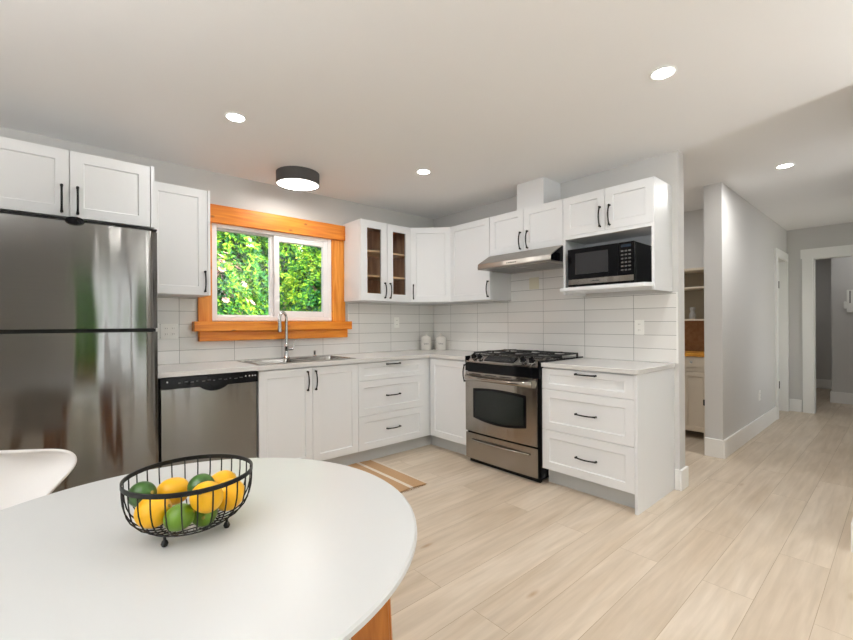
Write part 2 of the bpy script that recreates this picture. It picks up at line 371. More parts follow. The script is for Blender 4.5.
struct(MB().box(4.25, 5.34, -4.3, -4.18, 0, H).build('wall_far_side', M['wall']))
w = MB(); w.box(-.235, 2.0, -3.66, -3.545, 0, H); w.box(-.235, -.12, -6.2, -3.66, 0, H)
struct(w.build('wall_right', M['wall']))
w = MB(); w.box(2.0, 2.12, -4.3, -3.545, 0, H); w.box(2.12, 2.4, -4.3, -4.18, 0, H); w.box(2.4, 4.0, -4.3, -4.18, 0, .3); w.box(2.4, 4.0, -4.3, -4.18, 2.2, H); w.box(4.0, 4.13, -4.3, -4.18, 0, H)
struct(w.build('wall_hall_side', M['wall']))
# wall behind the camera: patio door opening x -4.4..-1.1, and left wall with an added wide window
PX0, PX1, PZ = -3.3, -0.95, 2.1
w = MB(); w.box(-5.3, PX0, -6.34, -6.2, 0, H); w.box(PX1, -.12, -6.34, -6.2, 0, H); w.box(PX0, PX1, -6.34, -6.2, PZ, H)
struct(w.build('wall_front', M['wall']))
LY0, LY1 = -5.4, -2.4
w = MB(); w.box(-5.3, -5.16, -6.2, LY0, 0, H); w.box(-5.3, -5.16, LY1, 0, 0, H); w.box(-5.3, -5.16, LY0, LY1, 0, .7); w.box(-5.3, -5.16, LY0, LY1, 2.15, H)
struct(w.build('wall_left', M['wall']))
# patio door (door_1) and added, unseen left window that lights the stove fronts (added_left_window): white frames and glass
def frame_rect(mb, a0, a1, z0, z1, t, f):      # f(a0,a1,z0,z1) adds a box
    f(a0, a0 + t, z0, z1); f(a1 - t, a1, z0, z1); f(a0 + t, a1 - t, z0, z0 + t); f(a0 + t, a1 - t, z1 - t, z1)
mb = MB(); fb = lambda a, b, c, d: mb.box(a, b, -6.3, -6.22, c, d)
mid = (PX0 + PX1) / 2
frame_rect(mb, PX0, mid + .03, 0, PZ, .07, fb); frame_rect(mb, mid + .03, PX1, 0, PZ, .07, fb)
d = struct(mb.build('door_patio', M['vinyl']))
MB().box(PX0 + .07, mid - .04, -6.262, -6.256, .07, PZ - .07).build('glass_pane', M['glass'], d)
MB().box(mid + .1, PX1 - .07, -6.262, -6.256, .07, PZ - .07).build('glass_pane', M['glass'], d)
mb = MB(); fb = lambda a, b, c, d: mb.box(-5.27, -5.19, a, b, c, d)
frame_rect(mb, LY0, -3.9, .7, 2.15, .06, fb); frame_rect(mb, -3.9, LY1, .7, 2.15, .06, fb)
d = struct(mb.build('added_left_window', M['vinyl']))
MB().box(-5.232, -5.226, LY0 + .06, -3.96, .76, 2.09).build('glass_pane', M['glass'], d)
MB().box(-5.232, -5.226, -3.84, LY1 - .06, .76, 2.09).build('glass_pane', M['glass'], d)

mb = MB(); fb = lambda a, b, c, d: mb.box(a, b, -4.27, -4.21, c, d)
frame_rect(mb, 2.4, 4.0, .3, 2.2, .06, fb); d = struct(mb.build('added_hall_window', M['vinyl'])); MB().box(2.46, 3.94, -4.243, -4.237, .36, 2.14).build('glass_pane', M['glass'], d)  # added, unseen window that lets daylight in to brighten the hall
# baseboards
def bb(name, mb): return struct(mb.build(name, M['trim'], bevel=.004, seg=1))
mb = MB(); mb.box(-.018, .13, -2.655, -2.6365, 0, .15); mb.box(-.018, 0, -2.6365, -2.6065, 0, .15); mb.box(.114, .13, -2.6365, 0, 0, .15); bb('baseboard_stove', mb)
mb = MB(); mb.box(1.052, DX0 - .12, -2.658, -2.64, 0, .165); mb.box(1.052, 1.07, -2.64, -2.5, 0, .165); bb('baseboard_hall', mb)
bb('baseboard_hall_end', MB().box(4.112, 4.13, -2.79, -2.66, 0, .165))
bb('baseboard_pantry', MB().box(1.942, 1.957, -1.4, -.002, 0, .15))
mb = MB(); mb.box(5.322, 5.34, -5.0, -2.958, 0, .165); mb.box(5.34, 7.05, -2.976, -2.958, 0, .165); bb('baseboard_far_room', mb)
bb('baseboard_far_bedroom', MB().box(7.035, 7.05, -2.95, -.5, 0, .165))
mb = MB(); mb.box(-.253, 2.0, -3.545, -3.527, 0, .15); mb.box(-.253, -.235, -6.19, -3.545, 0, .15); bb('baseboard_right', mb)

# hall door_1 (closed, recessed) with casing and hinges
d = struct(MB().box(DX0 + .003, DX1 - .022, -2.56, -2.525, .008, 2.02).build('door_1', M['trim']))
mb = MB(); mb.box(DX0 - .11, DX0, -2.66, -2.64, 0, 2.03); mb.box(DX0 - .13, 4.1, -2.662, -2.64, 2.0305, 2.13); mb.box(DX1 - .02, 4.1, -2.66, -2.64, 0, 2.03)
mb.box(DX1 - .019, DX1 - .004, -2.64, -2.562, 0, 2.03)
struct(mb.build('trim_1', M['trim']))
for z in (.42, 1.68):
    MB().box(DX0 + .012, DX0 + .03, -2.664, -2.56, z - .045, z + .045).build('hinge', M['blackm'], d)
# end doorway casing (trim_2)
mb = MB(); mb.box(4.108, 4.13, -2.905, -2.8, 0, 2.055); mb.box(4.103, 4.13, -3.83, -2.785, 2.055, 2.175); mb.box(4.108, 4.13, -3.82, -3.71, 0, 2.055)
mb.box(4.13, 4.25, -2.917, -2.905, 0, 2.055); mb.box(4.13, 4.25, -3.71, -3.698, 0, 2.055); mb.box(4.13, 4.25, -3.698, -2.917, 2.043, 2.055)
struct(mb.build('trim_2', M['trim']))

# kitchen window_1
mb = MB(); fb = lambda a, b, c, d: mb.box(a, b, -.012, .10, c, d)
frame_rect(mb, WX0, WX1, WZ0, WZ1, .04, fb)
win = struct(mb.build('window_1', M['vinyl'], bevel=.004, seg=1))
mb = MB(); fb = lambda a, b, c, d: mb.box(a, b, .03, .07, c, d); frame_rect(mb, WX0 + .04, -1.9, WZ0 + .04, WZ1 - .04, .012, fb)
mb.box(-1.948, -1.925, .028, .07, WZ0 + .05, WZ1 - .05); mb.build('fixed_sash', M['vinyl'], win, bevel=.003, seg=1)
mb = MB(); fb = lambda a, b, c, d: mb.box(a, b, -.005, .035, c, d); frame_rect(mb, -1.925, WX1 - .036, WZ0 + .04, WZ1 - .04, .05, fb)
mb.build('sliding_sash', M['vinyl'], win, bevel=.004, seg=1)
MB().box(WX0 + .045, -1.93, .048, .052, WZ0 + .045, WZ1 - .045).build('glass_pane', M['glass'], win)
MB().box(-1.88, WX1 - .08, .012, .016, WZ0 + .09, WZ1 - .09).build('glass_pane', M['glass'], win)
MB().box(-1.925, -1.912, -.02, -.005, 1.58, 1.68).build('sash_latch', M['plastic'], win, bevel=.003)
# fir casing = trim_3
tr = struct(MB().box(-2.52, -1.226, -.048, -.001, 2.042, 2.188).build('trim_3', M['fir'], bevel=.003, seg=1, props={'label': 'orange fir window header'}))
mb = MB(); mb.box(-2.54, WX0, -.024, -.001, 1.243, 1.44); mb.box(-2.52, WX0, -.024, -.001, 1.44, 2.042); mb.build('side_casing', M['firv'], tr, bevel=.002, seg=1)
mb = MB(); mb.box(WX1, -1.216, -.024, -.001, 1.243, 1.44); mb.box(WX1, -1.226, -.024, -.001, 1.44, 2.042); mb.build('side_casing', M['firv'], tr, bevel=.002, seg=1)
MB().box(-2.582, -1.175, -.085, -.001, 1.165, 1.243).build('window_stool', M['fir'], tr, bevel=.003, seg=1)
MB().box(-2.54, -1.205, -.05, -.001, 1.085, 1.165).build('apron', M['fir'], tr, bevel=.003, seg=1)

# tiled backsplashes
def tz(mb, f, a, b, z0, z1): f(a, b, z0, z1)
mb = MB(); g = lambda a, b, c, d: mb.box(a, b, -.008, -.0005, c, d)
g(-2.915, -2.555, .917, 1.432); g(-2.555, -1.2, .917, 1.085); g(-1.2, -.009, .917, 1.243); g(-1.17, -.009, 1.243, 1.432)
mb2 = mb
struct(mb.build('backsplash_window_wall', M['tileW']))
mb = MB(); g = lambda a, b, c, d: mb.box(-.008, -.0005, a, b, c, d)
g(-1.143, -.0005, .917, 1.432); g(-1.905, -1.143, .917, 1.75); g(-2.622, -1.905, .917, 1.432)
struct(mb.build('backsplash_stove_wall', M['tileS']))
struct(MB().box(-.011, -.0005, -2.632, -2.622, .917, 1.434).build('trim_4', M['trim']))

# ------------------------------------------------------------------ cabinetry
def shaker(mb, x0, x1, z0, z1, y, th=.019, rail=.058, rec=.008, glass=False):
    """door slab with front at y (facing -y) and a recessed centre panel"""
    b = mb.bm; V = lambda x, yy, z: b.verts.new((x, yy, z))
    r = min(rail, (z1 - z0) * .27)
    o = [V(x0, y, z0), V(x1, y, z0), V(x1, y, z1), V(x0, y, z1)]
    i = [V(x0 + rail, y, z0 + r), V(x1 - rail, y, z0 + r), V(x1 - rail, y, z1 - r), V(x0 + rail, y, z1 - r)]
    e = .005; yb = y + th
    ok = [V(x0, yb, z0), V(x1, yb, z0), V(x1, yb, z1), V(x0, yb, z1)]
    if glass:
        k = [V(x0 + rail, yb, z0 + r), V(x1 - rail, yb, z0 + r), V(x1 - rail, yb, z1 - r), V(x0 + rail, yb, z1 - r)]
    else:
        k = [V(x0 + rail + e, y + rec, z0 + r + e), V(x1 - rail - e, y + rec, z0 + r + e), V(x1 - rail - e, y + rec, z1 - r - e), V(x0 + rail + e, y + rec, z1 - r - e)]
    for n in range(4):
        m = (n + 1) % 4
        b.faces.new((o[n], o[m], i[m], i[n])); b.faces.new((i[n], i[m], k[m], k[n])); b.faces.new((o[m], o[n], ok[n], ok[m]))
        if glass: b.faces.new((k[n], k[m], ok[m], ok[n]))
    if not glass: b.faces.new(k); b.faces.new(ok[::-1])
    return mb
def pull(par, c, vertical, L=.156):     # black bow pull, c = (x, y_face, z) centre
    x, y, z = c; mb = MB(); h = L / 2; P = []; R = []
    for k in range(13):
        t = -1 + k / 6; s = t * (h - .006); q = y - .014 - .017 * (1 - t * t)
        P.append((x, q, z + s) if vertical else (x + s, q, z)); R.append(.0048 + .0022 * abs(t) ** 6 + .0007 * (1 - abs(t)))
    mb.tube(P, R, 8)
    for s in (-h + .006, h - .006):
        a = (x, y, z + s) if vertical else (x + s, y, z); mb.lathe([(.0075, 0), (.007, -.004), (.0055, -.014), (.0072, -.019), (0, -.021)], a, 10, 'y')
    return mb.build('handle', M['blackm'], par, smooth=True)
def cab(name, label, loc, rz, w, hgt, dep, fronts, z0=0, toe=False, group=None, shell=None, endpanel=None, cat='cabinet', topopen=False):
    """local frame: x 0..w, wall at y=0, fronts face -y"""
    r = thing(name, label, cat, loc, rz, group)
    mb = MB(); yf = -(dep - .02); base = .118 if toe else 0
    if shell is None:
        if topopen:   # open box, for the sink
            t = .018; mb.box(0, t, yf, -.003, base, hgt); mb.box(w - t, w, yf, -.003, base, hgt); mb.box(t, w - t, yf, yf + t, base, hgt); mb.box(t, w - t, -t, -.003, base, hgt); mb.box(t, w - t, yf + t, -t, base, base + t)
        else: mb.box(0, w, yf, -.003, base, hgt)
    else: shell(mb, yf)
    mb.build('body', M['white'], r)
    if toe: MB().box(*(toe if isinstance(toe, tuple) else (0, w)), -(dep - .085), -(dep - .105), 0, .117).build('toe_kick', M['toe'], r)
    for f in fronts:
        kind, x0, x1, a, b, hd = f[:6]
        g = .0017
        o = shaker(MB(), x0 + g, x1 - g, a + g, b - g, -dep, rail=.07 if kind == 'glass' else .058, glass=(kind == 'glass')).build('drawer' if kind == 'drawer' else 'door', M['white'], r)
        if kind == 'glass':
            MB().box(x0 + .055, x1 - .055, -dep + .009, -dep + .012, a + .055, b - .055).build('glass_pane', M['pane'], o)
        if hd:
            hx, hz, vert = hd; pull(o, (hx, -dep, hz), vert)
    if endpanel:
        x0, x1, zz0, zz1, ed = endpanel
        MB().box(x0, x1, -ed, 0, zz0, zz1).build('end_panel', M['white'], r)
    return r
ZB, ZT = 1.440, 2.212
UD = .327
# over-fridge
cab('wall_cabinet', 'two-door white shaker cabinet high above the stainless refrigerator', (-3.707, 0, 1.82), 0, .762, .374, .65,
    [('door', 0, .381, 0, .374, (.347, .097, True)), ('door', .381, .762, 0, .374, (.415, .097, True))], endpanel=(.763, .782, 0, .376, .655))
# upper left of window
cab('wall_cabinet', 'single-door white upper cabinet between the refrigerator and the window', (-2.916, -.0, ZB - .006), 0, .372, .77, UD,
    [('door', .0, .372, 0, .77, (.352, .1, True))], endpanel=(.373, .389, 0, .772, UD + .003))
# glass cabinet
def glass_shell(w, h, t=.018):
    def f(mb, yf):
        mb.box(0, t, yf, 0, 0, h); mb.box(w - t, w, yf, 0, 0, h); mb.box(t, w - t, yf, 0, 0, t); mb.box(t, w - t, yf, 0, h - t, h)
    return f
hh = ZT - ZB
g = cab('wall_cabinet', 'white upper cabinet with two glass doors right of the window', (-1.224, 0, ZB), 0, .612, hh, UD,
    [('glass', 0, .306, 0, hh, (.274, .105, True)), ('glass', .306, .612, 0, hh, (.338, .105, True))], shell=glass_shell(.612, hh))
MB().box(.0185, .5935, -.012, -.0015, .0185, hh - .0185).build('back_panel', M['cabwood'], g)
mb = MB(); mb.box(.0185, .0205, -.3, -.0125, .0185, hh - .0185); mb.box(.5915, .5935, -.3, -.0125, .0185, hh - .0185)
mb.box(.021, .591, -.3, -.0125, .0185, .0205); mb.box(.021, .591, -.3, -.0125, hh - .0205, hh - .0185); mb.build('side_lining', M['cabwood'], g)
for z in (.245, .485):
    MB().box(.021, .591, -.29, -.013, z - .009, z + .009).build('shelf', M['shelfwood'], g)
# diagonal corner upper
r = thing('corner_cabinet', 'diagonal white upper cabinet filling the corner of the two tiled walls', 'cabinet', (0, 0, ZB))
C_, d_ = .608, UD - .02
MB().prism([(-.001, -.001, 0), (-C_, -.001, 0), (-C_, -d_, 0), (-d_, -C_, 0), (-.001, -C_, 0)], (0, 0, hh)).build('body', M['white'], r)
dl = math.hypot(C_ - d_, C_ - d_)
dr = shaker(MB(), .004, dl - .004, .002, hh - .002, -.0195)
dm = Matrix.Translation((-C_, -d_, 0)) @ Matrix.Rotation(-PI / 4, 4, 'Z')
bmesh.ops.transform(dr.bm, matrix=dm, verts=dr.bm.verts)
do = dr.build('door', M['white'], r)
ph = pull(do, (.035, -.0195, .105), True); ph.data.transform(dm)
# stove-wall uppers: local x -> world -y
RS = -PI / 2
cab('wall_cabinet', 'tall single-door white upper cabinet between the corner cabinet and range hood', (0, -.609, ZB), RS, .533, hh, UD,
    [('door', 0, .533, 0, hh, (.514, .1, True))])
oh = ZT - 1.842
cab('wall_cabinet', 'short two-door white cabinet directly above the range hood', (0, -1.1435, 1.842), RS, .761, oh, UD,
    [('door', 0, .381, 0, oh, (.35, .095, True)), ('door', .381, .761, 0, oh, (.424, .095, True))])
# microwave cabinet
MW0, MWW = -1.906, .689
mz = 1.902 - ZB
def mwshell(mb, yf):
    h = ZT - ZB; t = .019
    mb.box(0, t, -UD, 0, 0, mz - .0005); mb.box(MWW - t, MWW, -UD, 0, 0, mz - .0005); mb.box(0, MWW, yf, 0, mz, h)
    mb.box(t, MWW - t, -UD, -.0, mz - .026, mz - .0005); mb.box(t, MWW - t, -.012, 0, .05, mz - .026)
mwc = cab('microwave_cabinet', 'white two-door cabinet with an open niche holding the microwave', (0, MW0, ZB), RS, MWW, ZT - ZB, UD,
    [('door', .0, MWW / 2, mz, ZT - ZB, (MWW / 2 - .036, .105 + mz, True)), ('door', MWW / 2, MWW, mz, ZT - ZB, (MWW / 2 + .036, .105 + mz, True))], shell=mwshell)
mb = MB(); mb.prism([(.0005, -.385, .022), (.0195, -.395, .022), (MWW - .04, -.395, .022), (MWW - .005, -.345, .022), (MWW - .0195, -.001, .022), (.0195, -.001, .022)], (0, 0, .028))
mb.build('shelf', M['white'], mwc, bevel=.005)
# duct box
MB().box(-.27, -.001, -1.69, -1.415, ZT + .001, H - .001).build('duct_cover', M['white'], props={'label': 'white box hiding the hood duct, rising from cabinet tops to ceiling', 'category': 'duct cover'})

# base cabinets, window wall
BD = .636; BH = .886; Z1, Z2 = .7226, .4211
zt = .877; zb = .124
cab('sink_cabinet', 'two-door white base cabinet under the kitchen sink', (-2.29, 0, 0), 0, .838, BH, BD,
    [('door', 0, .419, zb, zt, (.376, .774, True)), ('door', .419, .838, zb, zt, (.444, .774, True))], toe=True, topopen=True)
dw = .742
cab('drawer_cabinet', 'three-drawer white base cabinet right of the sink, next to the inside corner', (-1.452, 0, 0), 0, .834, BH, BD,
    [('drawer', 0, dw, Z1, zt, (.368, .856, False)), ('drawer', 0, dw, Z2, Z1, (.368, .576, False)), ('drawer', 0, dw, zb, Z2, (.368, .277, False))], toe=(0, .901))
# corner base, stove wall (door hinged beside the stove)
r = cab('base_cabinet', 'white base cabinet with one door between the inside corner and stove', (0, -.6165, 0), RS, .5235, BH, BD,
    [('door', .025, .521, zb, zt, (.498, .774, True))], toe=(-.065, .5235))
cab('drawer_cabinet', 'three-drawer white base cabinet right of the stove, ending the counter', (0, -1.9065, 0), RS, .6775, BH, BD,
    [('drawer', 0, .6775, Z1, zt, (.351, .854, False)), ('drawer', 0, .6775, Z2, Z1, (.351, .574, False)), ('drawer', 0, .6775, zb, Z2, (.351, .27, False))],
    toe=True, endpanel=(.678, .697, 0, BH, BD + .002))
# counters
CT0, CT1 = .8865, .917
SX0, SX1, SY0, SY1 = -2.262, -1.45, -.565, -.115    # sink cut-out
mb = MB(); mb.box(-2.914, SX0, -.652, -.0085, CT0, CT1); mb.box(SX1, -.652, -.652, -.0085, CT0, CT1)
mb.box(SX0, SX1, -.652, SY0, CT0, CT1); mb.box(SX0, SX1, SY1, -.0085, CT0, CT1); mb.box(-.652, -.0085, -1.138, -.0085, CT0, CT1)
bmesh.ops.remove_doubles(mb.bm, verts=mb.bm.verts, dist=.0001)
tag(mb.build('countertop', M['quartz']), 'L-shaped light grey quartz countertop running from dishwasher round the corner to stove', 'countertop')
tag(MB().box(-.652, -.0085, -2.614, -1.909, CT0, CT1).build('countertop', M['quartz'], bevel=.002, seg=1), 'short light grey quartz countertop on the drawers right of the stove', 'countertop')

# sink
r = thing('kitchen_sink', 'stainless double-bowl drop-in sink set in the counter under the window', 'sink', (-1.856, -.34, CT1))
def bowl(mb, x0, x1, y0, y1, dp, t=.0015):
    def ring(x0, x1, y0, y1, z, rad, n=5):
        P = []
        for cx, cy, a0 in ((x1 - rad, y1 - rad, 0), (x0 + rad, y1 - rad, PI / 2), (x0 + rad, y0 + rad, PI), (x1 - rad, y0 + rad, 1.5 * PI)):
            for k in range(n): a = a0 + k * PI / 2 / (n - 1); P.append(mb.bm.verts.new((cx + rad * math.cos(a), cy + rad * math.sin(a), z)))
        return P
    R = [ring(x0, x1, y0, y1, .004, .05), ring(x0 + .003, x1 - .003, y0 + .003, y1 - .003, -.01, .05), ring(x0 + .012, x1 - .012, y0 + .012, y1 - .012, -dp + .02, .06), ring(x0 + .04, x1 - .04, y0 + .04, y1 - .04, -dp, .04)]
    for A, B in zip(R, R[1:]):
        for k in range(len(A)): j = (k + 1) % len(A); mb.bm.faces.new((A[k], A[j], B[j], B[k]))
    mb.bm.faces.new(R[-1])
ox, oy = -1.856, -.34
mb = MB(); bowl(mb, SX0 - ox + .008, -.015, SY0 - oy + .008, SY1 - oy - .055, .18); mb.build('basin', M['sinksteel'], r, smooth=True)
mb = MB(); bowl(mb, .015, SX1 - ox - .008, SY0 - oy + .008, SY1 - oy - .055, .18); mb.build('basin', M['sinksteel'], r, smooth=True)
mb = MB(); a0, a1, b0, b1 = SX0 - ox - .012, SX1 - ox + .012, SY0 - oy - .012, SY1 - oy + .012
mb.box(a0, a1, b0, b0 + .022, .0005, .005); mb.box(a0, a1, b1 - .068, b1, .0005, .005); mb.box(a0, a0 + .022, b0 + .022, b1 - .068, .0005, .005)
mb.box(a1 - .022, a1, b0 + .022, b1 - .068, .0005, .005); mb.box(-.015, .015, b0 + .022, b1 - .068, .0005, .005); mb.build('rim', M['sinksteel'], r, bevel=.0015, seg=1)
for x in (-.21, .21):
    MB().lathe([(0, .004), (.03, .004), (.042, .006), (.045, .001)], (x, -.02, -.1795), 20).build('drain', M['chrome'], r, smooth=True)
# faucet
fx, fy, fz = -1.868, -.128, CT1 + .0055
r = thing('kitchen_faucet', 'chrome gooseneck faucet with pull-down spray head behind the sink', 'faucet', (fx, fy, fz))
mb = MB(); mb.lathe([(.032, 0), (.032, .006), (.024, .012), (.019, .03), (.0185, .095), (.021, .1), (.019, .11), (.014, .12)], seg=20); mb.build('base', M['chrome'], r, smooth=True)
P = [(0, 0, .118), (0, 0, .2), (0, 0, .27), (0, 0, .345)]; R_ = .05; ca = math.radians(-146)
for k in range(1, 12):
    a = PI * k / 11 * .97; q = R_ * (1 - math.cos(a)); P.append((q * math.cos(ca), q * math.sin(ca), .345 + R_ * math.sin(a)))
MB().tube(P, .013, 12).build('neck', M['chrome'], r, smooth=True)
e = P[-1]
MB().lathe([(.012, 0), (.0145, -.015), (.016, -.05), (.018, -.11), (.017, -.125), (.0, -.127)], (e[0], e[1], e[2] + .003), 16).build('spray_head', M['chrome'], r, smooth=True)
mb = MB(); mb.tube([(.012, 0, .075), (.06, 0, .078)], .013, 12); mb.tube([(.055, 0, .078), (.066, -.005, .1), (.07, -.012, .15)], [.012, .007, .005], 10); mb.build('lever', M['chrome'], r, smooth=True)
# side sprayer / soap dispenser stubs on the deck
mb = MB(); mb.lathe([(.02, 0), (.02, .006), (.012, .012), (.011, .045), (.014, .05), (.0, .056)], seg=14)
o = mb.build('soap_dispenser', M['chrome'], smooth=True); o.location = (-1.6, -.128, fz); tag(o, 'small chrome soap dispenser on the sink deck right of the faucet', 'soap dispenser')

# ------------------------------------------------------------------ refrigerator
FX0, FX1, FYF = -3.69, -2.925, -.755
r = thing('refrigerator', 'stainless top-freezer refrigerator standing left of the dishwasher', 'refrigerator', ((FX0 + FX1) / 2, 0, 0))
hw = (FX1 - FX0) / 2
MB().box(-hw + .012, hw - .012, -.685, -.03, .02, 1.77).build('body', M['blackm'], r, bevel=.004, seg=1)
def fdoor(z0, z1):
    mb = MB(); n = 24; front = []
    for k in range(n + 1):      # bowed front with rounded edges
        t = -1 + 2 * k / n; x = t * hw; y = FYF - .012 * (1 - t * t)
        if abs(t) > .93: y += .022 * ((abs(t) - .93) / .07) ** 2
        front.append((x, y))
    poly = front + [(hw, -.692), (-hw, -.692)]
    mb.prism([(x, y, z0) for x, y in poly], (0, 0, z1 - z0)); return mb
fdoor(1.198, 1.776).build('freezer_door', M['steel'], r, smooth=True)
fdoor(.07, 1.176).build('door', M['steel'], r, smooth=True)
MB().box(-hw + .01, hw - .01, -.74, -.69, 1.177, 1.197).build('door_gasket', M['blackm'], r)
MB().box(-hw + .004, hw - .004, -.765, -.05, 1.7765, 1.79).build('top_cover', M['blackm'], r, bevel=.003, seg=1)
mb = MB(); mb.lathe([(0, 0), (.05, 0), (.052, .004), (.048, .03), (0, .03)], (0, 0, 0), 24, 'y')
b = mb.bm; bmesh.ops.scale(b, vec=(.8, 1, .42), verts=b.verts); bmesh.ops.translate(b, vec=(-3.308 - (FX0 + FX1) / 2, -.785, 1.779), verts=b.verts); mb.build('hinge_cover', M['black'], r, smooth=True)
MB().box(-hw + .02, hw - .02, -.70, -.66, .0, .06).build('kick_grille', M['blackm'], r)

# dishwasher
r = thing('dishwasher', 'stainless dishwasher with black control strip under the counter left of the sink cabinet', 'dishwasher', (-2.6, 0, 0))
MB().box(-.302, .302, -.60, -.02, .1, .878).build('body', M['blackm'], r)
mb = MB(); n = 20; poly = []
for k in range(n + 1):
    t = -1 + 2 * k / n; poly.append((t * .293, -.638 - .006 * (1 - t * t)))
mb.prism([(x, y, .13) for x, y in poly + [(.293, -.602), (-.293, -.602)]], (0, 0, .682)); mb.build('door', M['steel'], r, smooth=True)
mb = MB(); top = .882; pts = [(-.3, top), (.3, top), (.3, .808)]
for k in range(17):
    t = 1 - k / 8; dx = t * .088; pts.append((dx + .01, .808 - .034 * math.cos(t * PI / 2) ** .8))
pts.append((-.3, .808))
mb.prism([(x, -.652, z) for x, z in pts], (0, .05, 0)); cp = mb.build('control_panel', M['black'], r, bevel=.002, seg=1)
for k in range(12):
    x = -.2 + k * .034; wd = .02 if k % 3 else .012
    MB().box(x, x + wd, -.6535, -.652, .842 + .004 * (k % 2), .847 + .004 * (k % 2)).build('button', M['button'], cp)
for x in (-.262, .215, .24, .262, .28): MB().lathe([(0, 0), (.005, 0), (.005, .0015), (0, .0015)], (x, -.6537, .855), 10, 'y').build('button', M['buttonw'], cp)
MB().box(-.3, .3, -.56, -.54, .0, .099).build('toe_kick', M['blackm'], r)

# ------------------------------------------------------------------ stove (local frame: x along the front 0..w, front -y)
r = thing('gas_range', 'stainless slide-in gas stove with black grates between the white cabinets', 'stove', (0, -1.1425, 0), RS)
SW = .76
mb = MB(); mb.box(.004, SW - .004, -.64, -.03, .03, .905); mb.build('body', M['black'], r)
def curved(x0, x1, yf, bow, z0, z1, yb, n=20):
    mb = MB(); pl = []
    for k in range(n + 1):
        t = -1 + 2 * k / n; pl.append(((x0 + x1) / 2 + t * (x1 - x0) / 2, yf - bow * (1 - t * t)))
    mb.prism([(x, y, z0) for x, y in pl + [(x1, yb), (x0, yb)]], (0, 0, z1 - z0)); return mb
od = curved(.004, .742, -.668, .01, .279, .795, -.642).build('oven_door', M['steelstove'], r, smooth=True)
# window with arched top and bottom, following the bowed door
def bowy(x, yf=-.668, bow=.01, x0=.004, x1=.742):
    t = (x - (x0 + x1) / 2) / ((x1 - x0) / 2); return yf - bow * (1 - t * t)
def arched(x0, x1, z0, z1, arc, off, th):
    mb = MB(); n = 16; F = []; B = []
    for k in range(n + 1):
        t = -1 + 2 * k / n; x = (x0 + x1) / 2 + t * (x1 - x0) / 2; y = bowy(x)
        F.append(((x, y - off, z0 - arc * (1 - t * t)), (x, y - off, z1 + arc * .55 * (1 - t * t))))
        B.append(((x, y - off + th, z0 - arc * (1 - t * t)), (x, y - off + th, z1 + arc * .55 * (1 - t * t))))
    b = mb.bm; FV = [(b.verts.new(p), b.verts.new(q)) for p, q in F]; BV = [(b.verts.new(p), b.verts.new(q)) for p, q in B]
    for k in range(n):
        b.faces.new((FV[k][0], FV[k + 1][0], FV[k + 1][1], FV[k][1])); b.faces.new((BV[k][0], BV[k][1], BV[k + 1][1], BV[k + 1][0]))
        b.faces.new((FV[k][0], BV[k][0], BV[k + 1][0], FV[k + 1][0])); b.faces.new((FV[k][1], FV[k + 1][1], BV[k + 1][1], BV[k][1]))
    for k in (0, n): b.faces.new((FV[k][0], FV[k][1], BV[k][1], BV[k][0]))
    return mb
arched(.098, .648, .405, .655, .03, .0015, .006).build('window_frame', M['black'], od)
arched(.122, .624, .425, .637, .03, .0025, .002).build('oven_window', M['glassdark'], od)
P = []
for k in range(25):
    t = -1 + 2 * k / 24; x = .373 + t * .335; P.append((x, bowy(x) - .018 - .042 * (1 - t ** 4), .748))
mb = MB(); mb.tube(P, [.013 + .012 * abs(t) ** 3 for t in [-1 + 2 * k / 24 for k in range(25)]], 12); bmesh.ops.scale(mb.bm, vec=(1, 1, 1.15), space=Matrix.Translation((0, 0, -.748)), verts=mb.bm.verts); mb.build('handle', M['steelstove'], od, smooth=True)
mb = MB()
for k in range(4): MB().box(.085 + k * .155, .2 + k * .155, bowy(.14 + k * .155) - .0015, -.66, .777, .783).build('vent_slot', M['black'], od)
mb.bm.free()
dd = curved(.004, .742, -.664, .008, .042, .262, -.642).build('storage_drawer', M['steelstove'], r, smooth=True)
P = [(.373 + t * .3, -.672 - .02 * (1 - t * t) - .004, .207) for t in [-1 + 2 * k / 16 for k in range(17)]]
MB().tube(P, [.0105 - .004 * abs(t) for t in [-1 + 2 * k / 16 for k in range(17)]], 10).build('handle', M['steelstove'], dd, smooth=True)
MB().box(.02, SW - .02, -.63, -.6, 0, .035).build('kick_plate', M['black'], r)
mb = curved(.0, SW, -.665, .012, .8, .872, -.63); mb.build('front_band', M['black'], r, smooth=True)
# control panel: sloping stainless strip
def cpanel(x0, x1, yf, bow, n=20):
    mb = MB(); b = mb.bm; V = []
    for k in range(n + 1):
        t = -1 + 2 * k / n; x = (x0 + x1) / 2 + t * (x1 - x0) / 2; y = yf - bow * (1 - t * t)
        V.append([b.verts.new(q) for q in ((x, y + .02, .873), (x, y, .878), (x, y + .001, .89), (x, -.585, .945), (x, -.56, .945), (x, -.56, .873))])
    for A, B in zip(V, V[1:]):
        for q in range(6): b.faces.new((A[q], A[(q + 1) % 6], B[(q + 1) % 6], B[q]))
    b.faces.new(V[0]); b.faces.new(V[-1][::-1]); return mb
cp = cpanel(.012, SW - .012, -.668, .02).build('control_panel', M['steelstove'], r, smooth=True)
sl = Vector((0, -.085, -.055)).normalized(); nrm = Vector((0, -.055, .085)).normalized()
def onpanel(x, s):   # s 0 top .. 1 bottom
    t = (x - SW / 2) / (SW / 2); yb = -.667 - .02 * (1 - t * t); return Vector((x, -.585 + (yb + .585) * s, .945 + (.89 - .945) * s))
mb = MB(); q = [onpanel(.215, .2), onpanel(.215, .8), onpanel(.375, .82), onpanel(.52, .8), onpanel(.52, .2), onpanel(.375, .2)]
mb.prism([p + nrm * .0005 for p in q], nrm * .004); dsp = mb.build('display', M['black'], cp)
